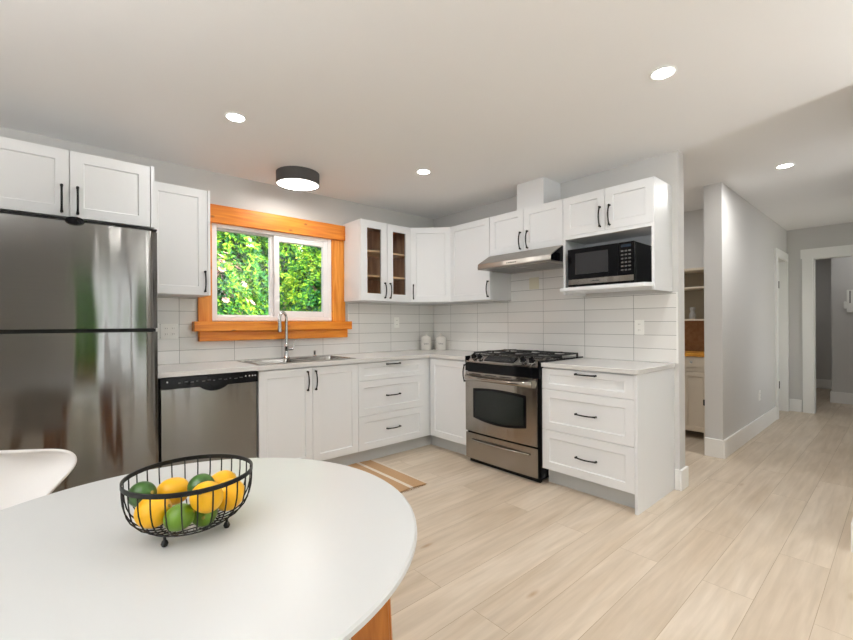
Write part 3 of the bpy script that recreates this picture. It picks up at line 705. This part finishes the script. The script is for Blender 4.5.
for k in range(7):
    c = onpanel(.25 + k * .038, .62) + nrm * .0046; MB().lathe([(0, 0), (.007, 0), (.006, .0015), (0, .0015)], c, 10).build('button', M['button'], cp)
for x in (.075, .145, .595, .675):
    c = onpanel(x, .5); mb = MB(); mb.lathe([(.026, 0), (.026, .006), (.02, .01), (.019, .028), (.017, .031), (0, .031)], (0, 0, 0), 20)
    mb.box(-.004, .004, -.02, .02, .03, .036)
    kn = MB().lathe([(.03, .0005), (.03, .003), (.0265, .004), (.0265, .0005)], (0, 0, 0), 20, cap=False); bmesh.ops.transform(kn.bm, matrix=Matrix.Translation(c) @ nrm.to_track_quat('Z', 'Y').to_matrix().to_4x4(), verts=kn.bm.verts); kn.build('knob_ring', M['chrome'], cp, smooth=True)
    bmesh.ops.transform(mb.bm, matrix=Matrix.Translation(c) @ nrm.to_track_quat('Z', 'Y').to_matrix().to_4x4(), verts=mb.bm.verts)
    mb.build('knob', M['black'], cp, smooth=True)
MB().box(-.003, SW + .003, -.612, -.012, .9185, .93).build('cooktop', M['black'], r, bevel=.003)
# end cap visible at left of controls
for x0, x1 in ((0, .011), (SW - .011, SW)): MB().box(x0, x1, -.67, -.612, .873, .93).build('end_cap', M['black'], r, bevel=.003)
def grate(x0, x1, y0, y1):
    mb = MB(); z = .962; t = .006
    for a, b_, c, d in ((x0, x1, y0, y0 + 2 * t), (x0, x1, y1 - 2 * t, y1), (x0, x0 + 2 * t, y0, y1), (x1 - 2 * t, x1, y0, y1)): mb.box(a, b_, c, d, z - .012, z)
    for fy in (.27, .73):
        cy = y0 + (y1 - y0) * fy; cx = (x0 + x1) / 2
        for k in range(4):
            a = k * PI / 2; dx, dy = math.cos(a), math.sin(a)
            L = ((x1 - x0) / 2) if k % 2 == 0 else (y1 - y0) * .24
            mb.tube([(cx + dx * .025, cy + dy * .025, z + .004), (cx + dx * L * .6, cy + dy * L * .6, z + .003), (cx + dx * (L - .005), cy + dy * (L - .005), z - .006)], .0055, 6)
    mb.box(x0, x1, (y0 + y1) / 2 - t, (y0 + y1) / 2 + t, z - .012, z)
    for x in (x0 + t, x1 - t):
        for y in (y0 + t, y1 - t, (y0 + y1) / 2): mb.box(x - t, x + t, y - t, y + t, .9305, z - .01)
    return mb
for x0, x1 in ((.02, .255), (.262, .498), (.505, .74)):
    grate(x0, x1, -.575, -.06).build('grate', M['iron'], r)
    for y in (-.436, -.2): MB().lathe([(.045, 0), (.045, .006), (.032, .01), (.03, .018), (.0, .02)], ((x0 + x1) / 2, y, .9305), 20).build('burner', M['iron'], r, smooth=True)

# hood (local frame like stove)
r = thing('range_hood', 'stainless under-cabinet range hood above the stove', 'range hood', (0, -1.1435, 1.7), RS)
mb = MB(); mb.prism([(.004, -.012, .0), (.004, -.5, .0), (.004, -.506, .012), (.004, -.5, .05), (.004, -.34, .1405), (.004, -.012, .1405)], (.753, 0, 0))
mb.build('canopy', M['steelhood'], r, bevel=.002, seg=1)
MB().prism([(.7575, -.03, .008), (.7575, -.492, .008), (.7575, -.492, .046), (.7575, -.338, .134), (.7575, -.03, .134)], (.0015, 0, 0)).build('side_cap', M['black'], r)
for x0 in (.06, .395): MB().box(x0, x0 + .3, -.44, -.1, -.003, -.0003).build('grease_filter', M['ovenline'], r)
for k in range(5): MB().box(.33 + k * .022, .345 + k * .022, -.5075, -.5035, .024, .032).build('button', M['button'], r)

# microwave
r = thing('microwave', 'black microwave with steel strip inside the open white wall niche', 'microwave', (0, MW0, ZB + .0505), RS)
x0, x1 = .05, .562
MB().box(x0, x1, -.322, -.016, .008, .298).build('body', M['blackm'], r, bevel=.004, seg=1)
d = MB().box(x0, x0 + .4, -.345, -.323, .008, .3).build('door', M['black'], r, bevel=.003, seg=1)
MB().box(x0 + .065, x0 + .325, -.347, -.3452, .1, .262).build('door_window', mat('grey_door_mesh', (.028, .028, .03, 1), .3, spec=.25, noise=((300, 300, 300), .2)), d)
p = MB().box(x0 + .401, x1, -.345, -.323, .008, .3).build('control_panel', M['black'], r, bevel=.003, seg=1)
MB().box(x0 + .004, x1 - .004, -.349, -.3455, .022, .062).build('steel_strip', M['steelstove'], r)
MB().box(x0 + .2, x0 + .26, -.3497, -.3492, .038, .047).build('logo', M['button'], r)
MB().box(x0 + .42, x0 + .49, -.3465, -.3455, .262, .282).build('display', M['display'], p)
for i in range(3):
    for j in range(6):
        MB().box(x0 + .42 + i * .026, x0 + .437 + i * .026, -.3465, -.3455, .095 + j * .027, .106 + j * .027).build('button', M['button'], p)
for x in (x0 + .03, x1 - .03):
    for y in (-.3, -.05): MB().lathe([(.012, 0), (.012, .0085)], (x, y, 0), 10).build('foot', M['blackm'], r)

# ------------------------------------------------------------------ lights in the ceiling
def area(parent, size, power, loc, col=(1, .985, .96), shape='DISK'):
    l = bpy.data.lights.new('lamp_light', 'AREA'); l.shape = shape; l.size = size; l.energy = power; l.color = col
    o = bpy.data.objects.new('lamp_light', l); COL.objects.link(o); o.parent = parent; o.location = loc
    return o
SPOTS = [(-2.574, -1.076, 'recessed ceiling light above the sink and refrigerator side'), (-1.124, -1.12, 'recessed ceiling light nearest the inside corner of the cabinets'),
         (-1.11, -2.93, 'recessed ceiling light in front of the microwave cabinet, largest in view'), (.983, -3.088, 'recessed ceiling light at the entrance of the hallway')]
for i, (x, y, lb) in enumerate(SPOTS + [(-2.574, -2.95, 'recessed ceiling light above the round dining table'), (-2.574, -4.9, 'added unseen ceiling light near the patio door'),
                                        (-1.11, -4.9, 'added unseen ceiling light by the right wall'),  # both rear lights are added out of view for interior illumination
                                        (.95, -1.5, 'added unseen ceiling light brightening the passage by the hutch'), (4.8, -3.3, 'added unseen ceiling light brightening the room beyond the end doorway'), (6.2, -2.0, 'added unseen ceiling light deepest in the house')]):  # added, unseen lamps that brighten the passage and the far rooms
    r = thing('recessed_light', lb, 'ceiling light', (x, y, H), 0, 'recessed ceiling lights')
    mb = MB(); mb.lathe([(.049, -.001), (.06, -.001), (.062, -.004), (.056, -.008), (.05, -.006)], seg=32, cap=False); mb.build('trim_ring', M['trim'], r, smooth=True)
    MB().lathe([(0, -.001), (.048, -.001), (.048, -.004), (0, -.006)], seg=28).build('lens', M['lens'], r, smooth=True)
    area(r, .09, LAMP_W * (1, 1, 1.7, 2.6, .3, .8, .8, 2.2, .5, .5)[i], (0, 0, -.012))
r = thing('ceiling_lamp', 'dark grey drum ceiling lamp with glowing white diffuser above the window', 'ceiling light', (-1.882, -.414, H))
MB().lathe([(.0, -.0005), (.172, -.0005), (.172, -.098), (.168, -.098), (.168, -.02), (0, -.02)], seg=48).build('shade', M['drumgrey'], r, smooth=True)
MB().lathe([(0, -.08), (.167, -.08), (.167, -.09), (.15, -.095), (0, -.097)], seg=48).build('diffuser', M['drumlens'], r, smooth=True)
area(r, .3, DRUM_W, (0, 0, -.1), (1, .95, .89))
def make_added_uplight(loc, label, k):  # added, unseen uplights that brighten the ceiling, modelled on a pole and bowl
    r = thing('added_uplight', label, 'added uplight', loc, 0, 'added unseen uplights brightening the ceiling')
    MB().lathe([(0, 0), (.14, 0), (.14, .012), (.03, .025), (.012, .035)], seg=32).build('base', M['blackm'], r, smooth=True)
    MB().lathe([(.011, .0352), (.011, 1.7), (0, 1.7)], seg=16).build('pole', M['blackm'], r, smooth=True)
    MB().lathe([(.0, 1.701), (.03, 1.702), (.11, 1.74), (.155, 1.79), (.151, 1.79), (.105, 1.746), (.03, 1.71), (0, 1.709)], seg=40).build('lamp_shade', M['plastic'], r, smooth=True)
    a = area(r, .2, ADDED_UPLIGHT_W * k, (0, 0, 1.775), (.985, .99, .99)); a.rotation_euler = (PI, 0, 0)
make_added_uplight((-.82, -5.5, 0), 'added unseen uplight near the patio door and the right wall', .62)
make_added_uplight((-4.85, -3.0, 0), 'added unseen uplight near the left wall', .85)
# daylight portals in the big openings
def portal(name, loc, sx, sy, rot):
    l = bpy.data.lights.new(name, 'AREA'); l.shape = 'RECTANGLE'; l.size = sx; l.size_y = sy; l.cycles.is_portal = True
    o = bpy.data.objects.new(name, l); COL.objects.link(o); o.location = loc; o.rotation_euler = rot
portal('patio_portal', ((PX0 + PX1) / 2, -6.32, PZ / 2), PX1 - PX0, PZ, (PI / 2, 0, 0))
portal('window_portal', (-5.29, (LY0 + LY1) / 2, 1.42), LY1 - LY0, 1.45, (PI / 2, 0, -PI / 2))
portal('hall_portal', (3.2, -4.29, 1.25), 1.6, 1.9, (PI / 2, 0, 0))
portal('kitchen_portal', ((WX0 + WX1) / 2, .14, (WZ0 + WZ1) / 2), WX1 - WX0, WZ1 - WZ0, (-PI / 2, 0, 0))

# ------------------------------------------------------------------ wall plates
def plate(label, loc, rz, gangs=1, kind='outlet', m='plastic', cat='outlet', w=None, h=.115):
    w = w or (.07 + .046 * (gangs - 1)); r = thing('wall_' + kind, label, cat, loc, rz)
    MB().box(-w / 2, w / 2, -.006, 0, -h / 2, h / 2).build('cover_plate', M[m], r, bevel=.002)
    for g_ in range(gangs):
        cx = (g_ - (gangs - 1) / 2) * .046
        if kind == 'outlet':
            for z in (-.022, .022):
                s_ = MB().box(cx - .015, cx + .015, -.008, -.0061, z - .014, z + .014).build('socket', M[m], r, bevel=.001, seg=1)
                mb = MB(); mb.box(cx - .007, cx - .005, -.0086, -.0081, z - .003, z + .006); mb.box(cx + .005, cx + .007, -.0086, -.0081, z - .003, z + .006); mb.build('slot', M['ink'], s_)
        elif kind == 'switch':
            MB().box(cx - .016, cx + .016, -.009, -.0061, -.032, .032).build('rocker', M[m], r, bevel=.001, seg=1)
    return r
plate('white rocker switch on the tiles right beside the refrigerator', (-2.836, -.0085, 1.172), 0, 1, 'switch', cat='light switch')
plate('white double outlet on the tiles between refrigerator and window sill', (-2.735, -.0085, 1.168), 0, 2, 'outlet')
plate('white outlet on the tiles below the glass-door cabinet', (-.566, -.0085, 1.23), 0)
plate('white outlet on the tiles above the short countertop right of stove', (-.0085, -2.365, 1.178), RS)
plate('square beige blank plate on the tiles below the range hood', (-.0085, -1.414, 1.588), RS, 0, 'plate', 'beige', 'wall plate', w=.105, h=.11)
plate('white outlet low on the long hallway wall', (2.47, -2.6405, .40), 0)
# wall panel seen through the end doorway
r = thing('wall_intercom', 'white wall panel on the grey wall beyond the end doorway', 'wall panel', (5.3395, -3.22, 1.51), RS)
MB().box(-.08, .08, -.03, 0, -.165, .165).build('housing', M['plastic'], r, bevel=.005)
MB().box(-.05, -.038, -.0315, -.0301, -.03, .15).build('slot', M['ink'], r)
MB().box(-.112, -.081, -.024, 0, -.11, .0).build('side_hook', M['plastic'], r, bevel=.006)

# ------------------------------------------------------------------ canisters
def canister(loc, label, word):
    r = thing('canister', label, 'canister', loc, 0, 'lettered enamel canisters in the corner')
    MB().lathe([(0, 0), (.058, 0), (.061, .004), (.061, .117), (.062, .12)], seg=32).build('jar', M['cream'], r, smooth=True)
    MB().lathe([(.0625, .1205), (.0625, .128), (.055, .145), (.034, .158), (.012, .161), (.009, .166), (.014, .174), (.012, .182), (0, .185)], seg=32).build('lid', M['cream'], r, smooth=True)
    # script-like lettering on the side facing the room
    mb = MB(); P = []; a0 = math.atan2(-3.6 - loc[1], -3.387 - loc[0])
    for k in range(60):
        t = k / 59; a = a0 - .42 + t * .84; zz = .072 + .006 * math.sin(t * word * 2 * PI) * (1.6 if t < .15 else 1); aa = a + .03 * math.cos(t * word * 2 * PI)
        P.append((math.cos(aa) * .0622, math.sin(aa) * .0622, zz))
    mb.tube(P, .0013, 5); mb.build('lettering', M['ink'], r)
    return r
canister((-.205, -.095, CT1 + .0003), 'cream lidded canister with dark script, left one in the counter corner', 6)
canister((-.085, -.21, CT1 + .0003), 'cream lidded canister with dark script, right one in the counter corner', 5)

# ------------------------------------------------------------------ rug
RX0, RX1, RY0, RY1 = -2.26, -1.262, -1.315, -.57
mb = MB(); n = 40; m_ = 16; V = []
for i in range(n + 1):
    row = []
    for j in range(m_ + 1):
        x = RX0 + (RX1 - RX0) * i / n; y = RY0 + (RY1 - RY0) * j / m_
        z = .009 + .0015 * math.sin(x * 9 + y * 5)
        row.append(mb.bm.verts.new((x - .02 * (1 - j / m_), y + .008 * math.sin(x * 21), z)))
    V.append(row)
for i in range(n):
    for j in range(m_): mb.bm.faces.new((V[i][j], V[i + 1][j], V[i + 1][j + 1], V[i][j + 1]))
ex = bmesh.ops.extrude_face_region(mb.bm, geom=list(mb.bm.faces)); vs = [g_ for g_ in ex['geom'] if isinstance(g_, bmesh.types.BMVert)]
for v in vs: v.co.z = .0008
rug = mb.build('kitchen_rug', M['rug'], loc=(RX1, RY0, 0)); tag(rug, 'tan jute rug with cream stripes on the floor before the sink', 'rug')
mb = MB()
for k in range(90):
    x = RX0 - RX1 + .01 + k * (RX1 - RX0 - .04) / 89; mb.tube([(x - .02, .008, .007), (x - .02 + random.uniform(-.004, .004), -.016, .0022)], .0016, 4)
mb.build('fringe', mat('jute_fringe', srgb(120, 86, 54), .95, noise=((50, 50, 50), .2)), rug, props={'kind': 'stuff'})

# ------------------------------------------------------------------ table
TX, TY, TR, TZ = -3.181, -2.623, .548, .74
r = thing('dining_table', 'round white dining table with honey wood legs in the foreground', 'table', (TX, TY, 0))
MB().lathe([(0, TZ - .03), (TR - .05, TZ - .03), (TR - .006, TZ - .02), (TR + .002, TZ - .012), (TR + .001, TZ - .004), (TR - .004, TZ), (0, TZ)], seg=128).build('tabletop', M['table'], r, smooth=True)
for k in range(4):
    a = math.radians(-42 + 90 * k); u = Vector((math.cos(a), math.sin(a), 0)); v = Vector((-u.y, u.x, 0)); mb = MB(); b = mb.bm
    st = [(.43, TZ - .031, .052, .013), (.45, .45, .044, .012), (.49, .0, .024, .011)]
    rings = [[b.verts.new(u * (rr + sa * th) + v * sb * wd + Vector((0, 0, z))) for sa, sb in ((-1, -1), (1, -1), (1, 1), (-1, 1))] for rr, z, th, wd in st]
    for A, B in zip(rings, rings[1:]):
        for q in range(4): b.faces.new((A[q], A[(q + 1) % 4], B[(q + 1) % 4], B[q]))
    b.faces.new(rings[0]); b.faces.new(rings[-1][::-1]); mb.build('leg', M['legwood'], r, bevel=.004)
mb = MB()
for k in range(2):
    a = math.radians(-42 + 90 * k); u = Vector((math.cos(a), math.sin(a), 0)); v = Vector((-u.y, u.x, 0))
    z0 = TZ - .075 - .0005 * k; mb.prism([u * -.375 + v * -.02 + Vector((0, 0, z0)), u * .375 + v * -.02 + Vector((0, 0, z0)), u * .375 + v * .02 + Vector((0, 0, z0)), u * -.375 + v * .02 + Vector((0, 0, z0))], (0, 0, .0435))
mb.build('cross_brace', M['legwood'], r)

# chair: moulded shell on wooden dowel legs
def shell_chair(loc, rz, label):
    r = thing('dining_chair', label, 'chair', loc, rz, 'white shell chairs')
    # profile in local y (front = -y, back = +y), z
    prof = [(-.23, .435, .17), (-.21, .455, .195), (-.12, .452, .215), (0, .44, .222), (.1, .438, .212), (.15, .46, .185), (.18, .51, .155), (.198, .57, .13), (.212, .625, .135), (.224, .675, .18), (.236, .715, .225), (.245, .75, .242), (.252, .78, .225), (.256, .797, .165), (.258, .805, .07)]
    mb = MB(); b = mb.bm; n = 14; rows = []
    for i, (y, z, hw_) in enumerate(prof):
        row = []
        for k in range(n + 1):
            t = -1 + 2 * k / n; x = t * hw_; s = min(1, i / 6)
            row.append(b.verts.new((x, y - .07 * t * t * s, z + .03 * t * t * (1 - s) * (1 if i > 0 else .4))))
        rows.append(row)
    for A, B in zip(rows, rows[1:]):
        for k in range(n): b.faces.new((A[k], A[k + 1], B[k + 1], B[k]))
    s_ = mb.build('seat_shell', M['shell'], r, smooth=True)
    md = s_.modifiers.new('sub', 'SUBSURF'); md.levels = 1; md.render_levels = 2
    md = s_.modifiers.new('thick', 'SOLIDIFY'); md.thickness = .009; md.offset = 0
    for sx in (-1, 1):
        for sy in (-1, 1):
            MB().tube([(sx * .12, sy * .12, .434), (sx * .215, sy * .22 , .0)], [.016, .010], 12).build('leg', M['legwood'], r, smooth=True)
    mb = MB()
    for s in (-1, 1): mb.tube([(-.14 * s, -.14, .34), (.14 * s, .14, .34)], .005, 8)
    mb.build('brace', M['blackm'], r, smooth=True)
    return r
shell_chair((-3.562, -2.0, 0), math.radians(3), 'white moulded shell chair tucked at the table near the refrigerator')

# ------------------------------------------------------------------ fruit basket
BX, BY = -3.151, -2.616
r = thing('wire_basket', 'round black wire fruit basket on the white table', 'basket', (BX, BY, TZ))
RR, RZ = .1335, .127
mb = MB(); ring = [(math.cos(2 * PI * k / 72), math.sin(2 * PI * k / 72)) for k in range(72)]
b = mb.bm; A = [[b.verts.new((c * (RR + o), s * (RR + o), RZ + z)) for c, s in ring] for o, z in ((-.0014, -.005), (.0016, -.005), (.0016, .005), (-.0014, .005))]
for q in range(4):
    for k in range(72): b.faces.new((A[q][k], A[q][(k + 1) % 72], A[(q + 1) % 4][(k + 1) % 72], A[(q + 1) % 4][k]))
mb.build('rim', M['blackm'], r, smooth=True)
prof = [(.1325 * math.cos(q * PI / 2) ** .625, RZ - .1125 * math.sin(q * PI / 2) ** .625) for q in (.00003, .004, .06, .14, .25, .37, .5, .62, .74, .84)]
for k in range(28):
    a = 2 * PI * (k + .5) / 28; MB().tube([(math.cos(a) * q, math.sin(a) * q, z) for q, z in prof], .0016, 6).build('wire', M['blackm'], r, smooth=True)
for rad, z in ((.086, .0222), (.06, .0157)):
    MB().tube([(c * rad, s * rad, z) for c, s in ring[::2]], .0016, 6, closed=True).build('base_ring', M['blackm'], r, smooth=True)
for k in range(5):
    y = -.04 + k * .02; h = math.sqrt(.055 ** 2 - y * y); MB().tube([(-h, y, .0145), (h, y, .0145)], .0013, 6).build('base_wire', M['blackm'], r, smooth=True)
for a in (-.74, -2.4, .74, 2.4):
    MB().lathe([(0, 0), (.0055, .001), (.0075, .0065), (.0055, .012), (.003, .0145), (.003, .0205), (0, .0206)], (math.cos(a) * .085, math.sin(a) * .085, .0002), 12).build('foot', M['blackm'], r, smooth=True)
def lemon(name, loc, rot, L=.046, R=.035, m='lemon', tip=.010):
    mb = MB(); prof = []
    n = 18
    for k in range(n + 1):
        a = PI * k / n; x = -math.cos(a); rr = R * math.sin(a) ** .85
        h = x * L
        if abs(x) > .93: h += math.copysign(tip * ((abs(x) - .93) / .07), x); rr = max(rr * .72, 0 if abs(x) > .999 else .004)
        prof.append((0 if k in (0, n) else rr, h))
    mb.lathe(prof, seg=28)
    for v in mb.bm.verts:
        f = 1 + .02 * math.sin(v.co.x * 90 + loc[0] * 50) + .02 * math.sin(v.co.z * 70 + loc[1] * 40); v.co.x *= f; v.co.y *= f
    o = mb.build(name, M[m], smooth=True); o.location = loc; o.rotation_euler = rot
    mb = MB(); mb.lathe([(0, 0), (.0035, .0), (.004, .001), (.002, .002), (0, .002)], (0, 0, L + tip - .0008), 10); mb.build('stem_end', M['stem'], o, smooth=True)
    return o
FR = [('lemon', 'yellow lemon at the front left inside the wire basket', (-3.2288, -2.6371, .8086), (1.2, .3, .6)),
      ('lemon', 'yellow lemon at the back left of the basket, behind the front left one', (-3.1738, -2.5432, .8097), (1.5, .1, 1.3)),
      ('lemon', 'yellow lemon on top at the front right of the basket', (-3.1396, -2.7096, .8372), (1.0, .0, -.6)),
      ('lemon', 'yellow lemon against the right side of the basket', (-3.078, -2.6595, .811), (.4, .3, .4)),
      ('lemon', 'yellow lemon at the back right of the basket, behind the rightmost one', (-3.0762, -2.593, .8149), (1.2, .3, 1.9)),
      ('lime', 'dark green lime at the far left behind the front left lemon', (-3.2411, -2.5767, .8312), (1.3, 0, .5)),
      ('lime', 'green lime low at the front centre of the basket', (-3.1889, -2.6885, .8006), (1.2, .2, .9)),
      ('lime', 'green lime low at the front right under the top lemon', (-3.1355, -2.6691, .7877), (1.5, .4, -.3)),
      ('lime', 'dark green lime showing at the top between the lemons in the middle', (-3.132, -2.6289, .8359), (1.3, .2, .4))]
for i, (k, lb, loc, rot) in enumerate(FR):
    if k == 'lemon': o = lemon('lemon', loc, rot, .036, .0335, tip=.005)
    else: o = lemon('lime', loc, rot, .029, .028, 'lime2' if i in (5, 8) else 'lime', .004)
    tag(o, lb, k, 'lemons in the wire basket' if k == 'lemon' else 'limes in the wire basket')

# ------------------------------------------------------------------ hutch in the pantry
r = thing('hutch', 'cream hutch with open shelves, wooden counter and cupboard behind the kitchen wall', 'hutch', (1.957, -2.485, 0), RS)
r.rotation_euler = (0, 0, PI / 2); r.location = (1.957, -2.485, 0)
# local x -> world +y ; local y -> world -x ; so fronts at +y
HWD = .96; LD = .345; UDp = .29
r.rotation_euler = (0, 0, -PI / 2); r.location = (1.955, -2.385 + HWD, 0)   # local x -> -y, front -y -> -x
mb = MB(); mb.box(0, HWD, -LD + .0195, 0, .075, .855)
mb.build('base_cupboard', M['hutch'], r)
MB().box(-.0, HWD + .0, -LD - .012, -.0, .857, .893).build('counter', M['hutchtop'], r, bevel=.003)
for a in (0, HWD / 4, HWD / 2, HWD * .75):
    d = shaker(MB(), a + .003, a + HWD / 4 - .003, .08, .695, -LD, rail=.045).build('door', M['hutch'], r)
    hx = a + HWD / 4 - .036
    MB().box(hx - .008, hx + .008, -LD - .014, -LD - .0003, .36, .42).build('handle', M['blackm'], d, bevel=.002)
    d = MB().box(a + .003, a + HWD / 4 - .003, -LD, -LD + .019, .745, .85).build('drawer', M['hutch'], r, bevel=.002)
    MB().lathe([(.006, 0), (.006, -.01), (.016, -.018), (.014, -.026), (0, -.028)], (a + HWD / 8 - .03, -LD - .0003, .8), 16, 'y').build('knob', M['chrome'], d, smooth=True)
MB().box(0, HWD, -LD + .006, -LD + .019, .70, .742).build('rail', M['hutch'], r)
for x in (0, HWD - .05):
    for y in (-LD + .02, -.06): MB().box(x, x + .05, y, y + .04, 0, .0745).build('foot', M['hutch'], r)
mb = MB(); mb.box(0, .02, -UDp, -.002, .8935, 1.76); mb.box(HWD - .02, HWD, -UDp, -.002, .8935, 1.76); mb.build('side_panel', M['hutch'], r)
MB().box(-.012, HWD + .012, -UDp - .012, 0, 1.7605, 1.785).build('top_board', M['hutch'], r, bevel=.003)
MB().box(.0205, HWD - .0205, -.012, -.002, 1.2505, 1.76).build('back_panel', M['hutchback'], r)
MB().box(.0205, HWD - .0205, -.014, -.002, .8935, 1.249).build('back_panel', M['hutchwood'], r)
for z in (1.24, 1.58): MB().box(.0205, HWD - .0205, -UDp + .004, -.0145, z - .009, z + .009).build('shelf', M['hutch'], r)
o = MB().lathe([(0, 0), (.03, 0), (.034, .02), (.03, .06), (.02, .075), (.02, .09), (.026, .1), (.026, .125), (0, .13)], seg=20).build('glass_jar', mat('grey_glassware', (.32, .31, .29, 1), .15, noise=((20, 20, 20), .2)), smooth=True)
o.location = (1.75, -2.205, 1.2495); tag(o, 'small grey stoppered jar on the middle shelf of the cream hutch', 'jar')

# ------------------------------------------------------------------ outside
struct(MB().box(-14, 14, -16, -7.001, -.25, -.1).box(-14, -5.5, -7, 14, -.25, -.1).build('ground_patio', M['patio']))
struct(MB().box(-5.49, 14, 1.21, 14, -.25, -.1).build('ground_lawn', M['grass']))
def shrub(loc, rx, ry, hz, n, label, flowers=.02, front=(-PI, 0), leafs=6, sc=1.0, name='rhododendron_shrub', group='rhododendrons outside the kitchen window'):
    r = thing(name, label, 'shrub', loc, 0, group); rnd = random.Random(int(loc[0] * 100 + loc[1] * 10))
    mb = MB(); mb.tube([(0, 0, 0), (.05, .02, hz * .4), (0, 0, hz * .7)], [.05, .035, .02], 8)
    for k in range(6):
        a = k * PI / 3 + .3; mb.tube([(0, 0, hz * .15), (math.cos(a) * rx * .35, math.sin(a) * ry * .35, hz * .45), (math.cos(a) * rx * .5, math.sin(a) * ry * .5, hz * .7)], [.03, .02, .01], 6)
    mb.build('trunk', M['bark'], r, smooth=True)
    mb = MB(); mb2 = MB(); b = mb.bm
    def surf(th, ph, f):
        bump_ = 1 + .1 * math.sin(5 * th + 3 * ph) + .08 * math.sin(9 * th - 7 * ph)
        return Vector((math.cos(th) * math.cos(ph) * rx, math.sin(th) * math.cos(ph) * ry, hz * .5 + math.sin(ph) * hz * .52)) * 1 * (1) + Vector((math.cos(th) * rx, math.sin(th) * ry, 0)) * (bump_ * f - 1) * math.cos(ph)
    for k in range(n):
        th = rnd.uniform(*front); ph = math.asin(rnd.uniform(-.75, 1)); f = rnd.uniform(.72, 1.03)
        c = surf(th, ph, f); nrm_ = Vector((math.cos(th) * math.cos(ph) / rx, math.sin(th) * math.cos(ph) / ry, math.sin(ph) / hz * 2)).normalized()
        nrm_ = (nrm_ + Vector((rnd.uniform(-.4, .4), rnd.uniform(-.4, .4), rnd.uniform(.0, .7)))).normalized()
        u = nrm_.orthogonal().normalized(); v = nrm_.cross(u)
        if rnd.random() < flowers:
            for q in range(7):
                a = q * 2 * PI / 7; d1 = u * math.cos(a) + v * math.sin(a); sdv = nrm_.cross(d1)
                mb2.face([c, c + d1 * .03 + sdv * .02 + nrm_ * .02, c + d1 * .055 + nrm_ * .025, c + d1 * .03 - sdv * .02 + nrm_ * .02])
            continue
        a0 = rnd.uniform(0, 6.28)
        for q in range(leafs):
            a = a0 + q * 2 * PI / leafs + rnd.uniform(-.2, .2); d1 = u * math.cos(a) + v * math.sin(a); sdv = nrm_.cross(d1)
            L = rnd.uniform(.055, .1) * sc; wv = L * .17; up_ = rnd.uniform(.1, .75)
            e1 = c + d1 * L * .5 + nrm_ * L * .5 * up_; e2 = c + d1 * L + nrm_ * L * (up_ * .6)
            v0, v1, v2, v3, v4 = [b.verts.new(p_) for p_ in (c + d1 * .006, e1 - sdv * wv, e2, e1 + sdv * wv, e1 - nrm_ * wv * .25)]
            b.faces.new((v0, v1, v2, v4)); b.faces.new((v0, v4, v2, v3))
    mb.build('foliage', M['leaf'], r)
    if flowers: mb2.build('flowers', M['petal'], r)
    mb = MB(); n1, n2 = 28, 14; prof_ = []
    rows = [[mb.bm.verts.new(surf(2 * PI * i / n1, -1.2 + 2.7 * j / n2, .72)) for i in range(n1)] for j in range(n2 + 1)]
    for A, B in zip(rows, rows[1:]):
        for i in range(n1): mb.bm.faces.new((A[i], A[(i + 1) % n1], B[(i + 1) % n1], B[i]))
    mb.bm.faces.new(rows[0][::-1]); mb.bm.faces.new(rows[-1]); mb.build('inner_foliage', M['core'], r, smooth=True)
    return r
shrub((-1.86, 2.5, -.1), .65, .6, 2.3, 2300, 'flowering rhododendron with pale pink blooms seen low through the left pane', .08)
shrub((-.28, 2.55, -.1), .65, .6, 2.35, 2300, 'bright green rhododendron seen low through the right pane', .035)
shrub((-1.53, 4.2, -.1), 1.1, .7, 4.0, 3000, 'tall dark rhododendron behind, filling the top of the left pane', .015, sc=1.25)
shrub((1.15, 4.2, -.1), 1.1, .7, 4.2, 3000, 'tall rhododendron behind, filling the top of the right pane', .02, sc=1.25)
shrub((-.2, 6.4, -.1), 1.9, .9, 5.4, 2600, 'tallest rhododendron at the very back, showing between the nearer ones', .0, sc=1.6)
shrub((-3.7, -9.8, -.1), 1.7, .8, 2.6, 1200, 'broad garden shrub beyond the patio door', 0, (0, PI), sc=2.2, name='garden_shrub', group='garden shrubs beyond the patio door')
shrub((.9, -10.4, -.1), 1.7, .8, 2.9, 1200, 'broad garden shrub beyond the patio, to the right', 0, (0, PI), sc=2.2, name='garden_shrub', group='garden shrubs beyond the patio door')
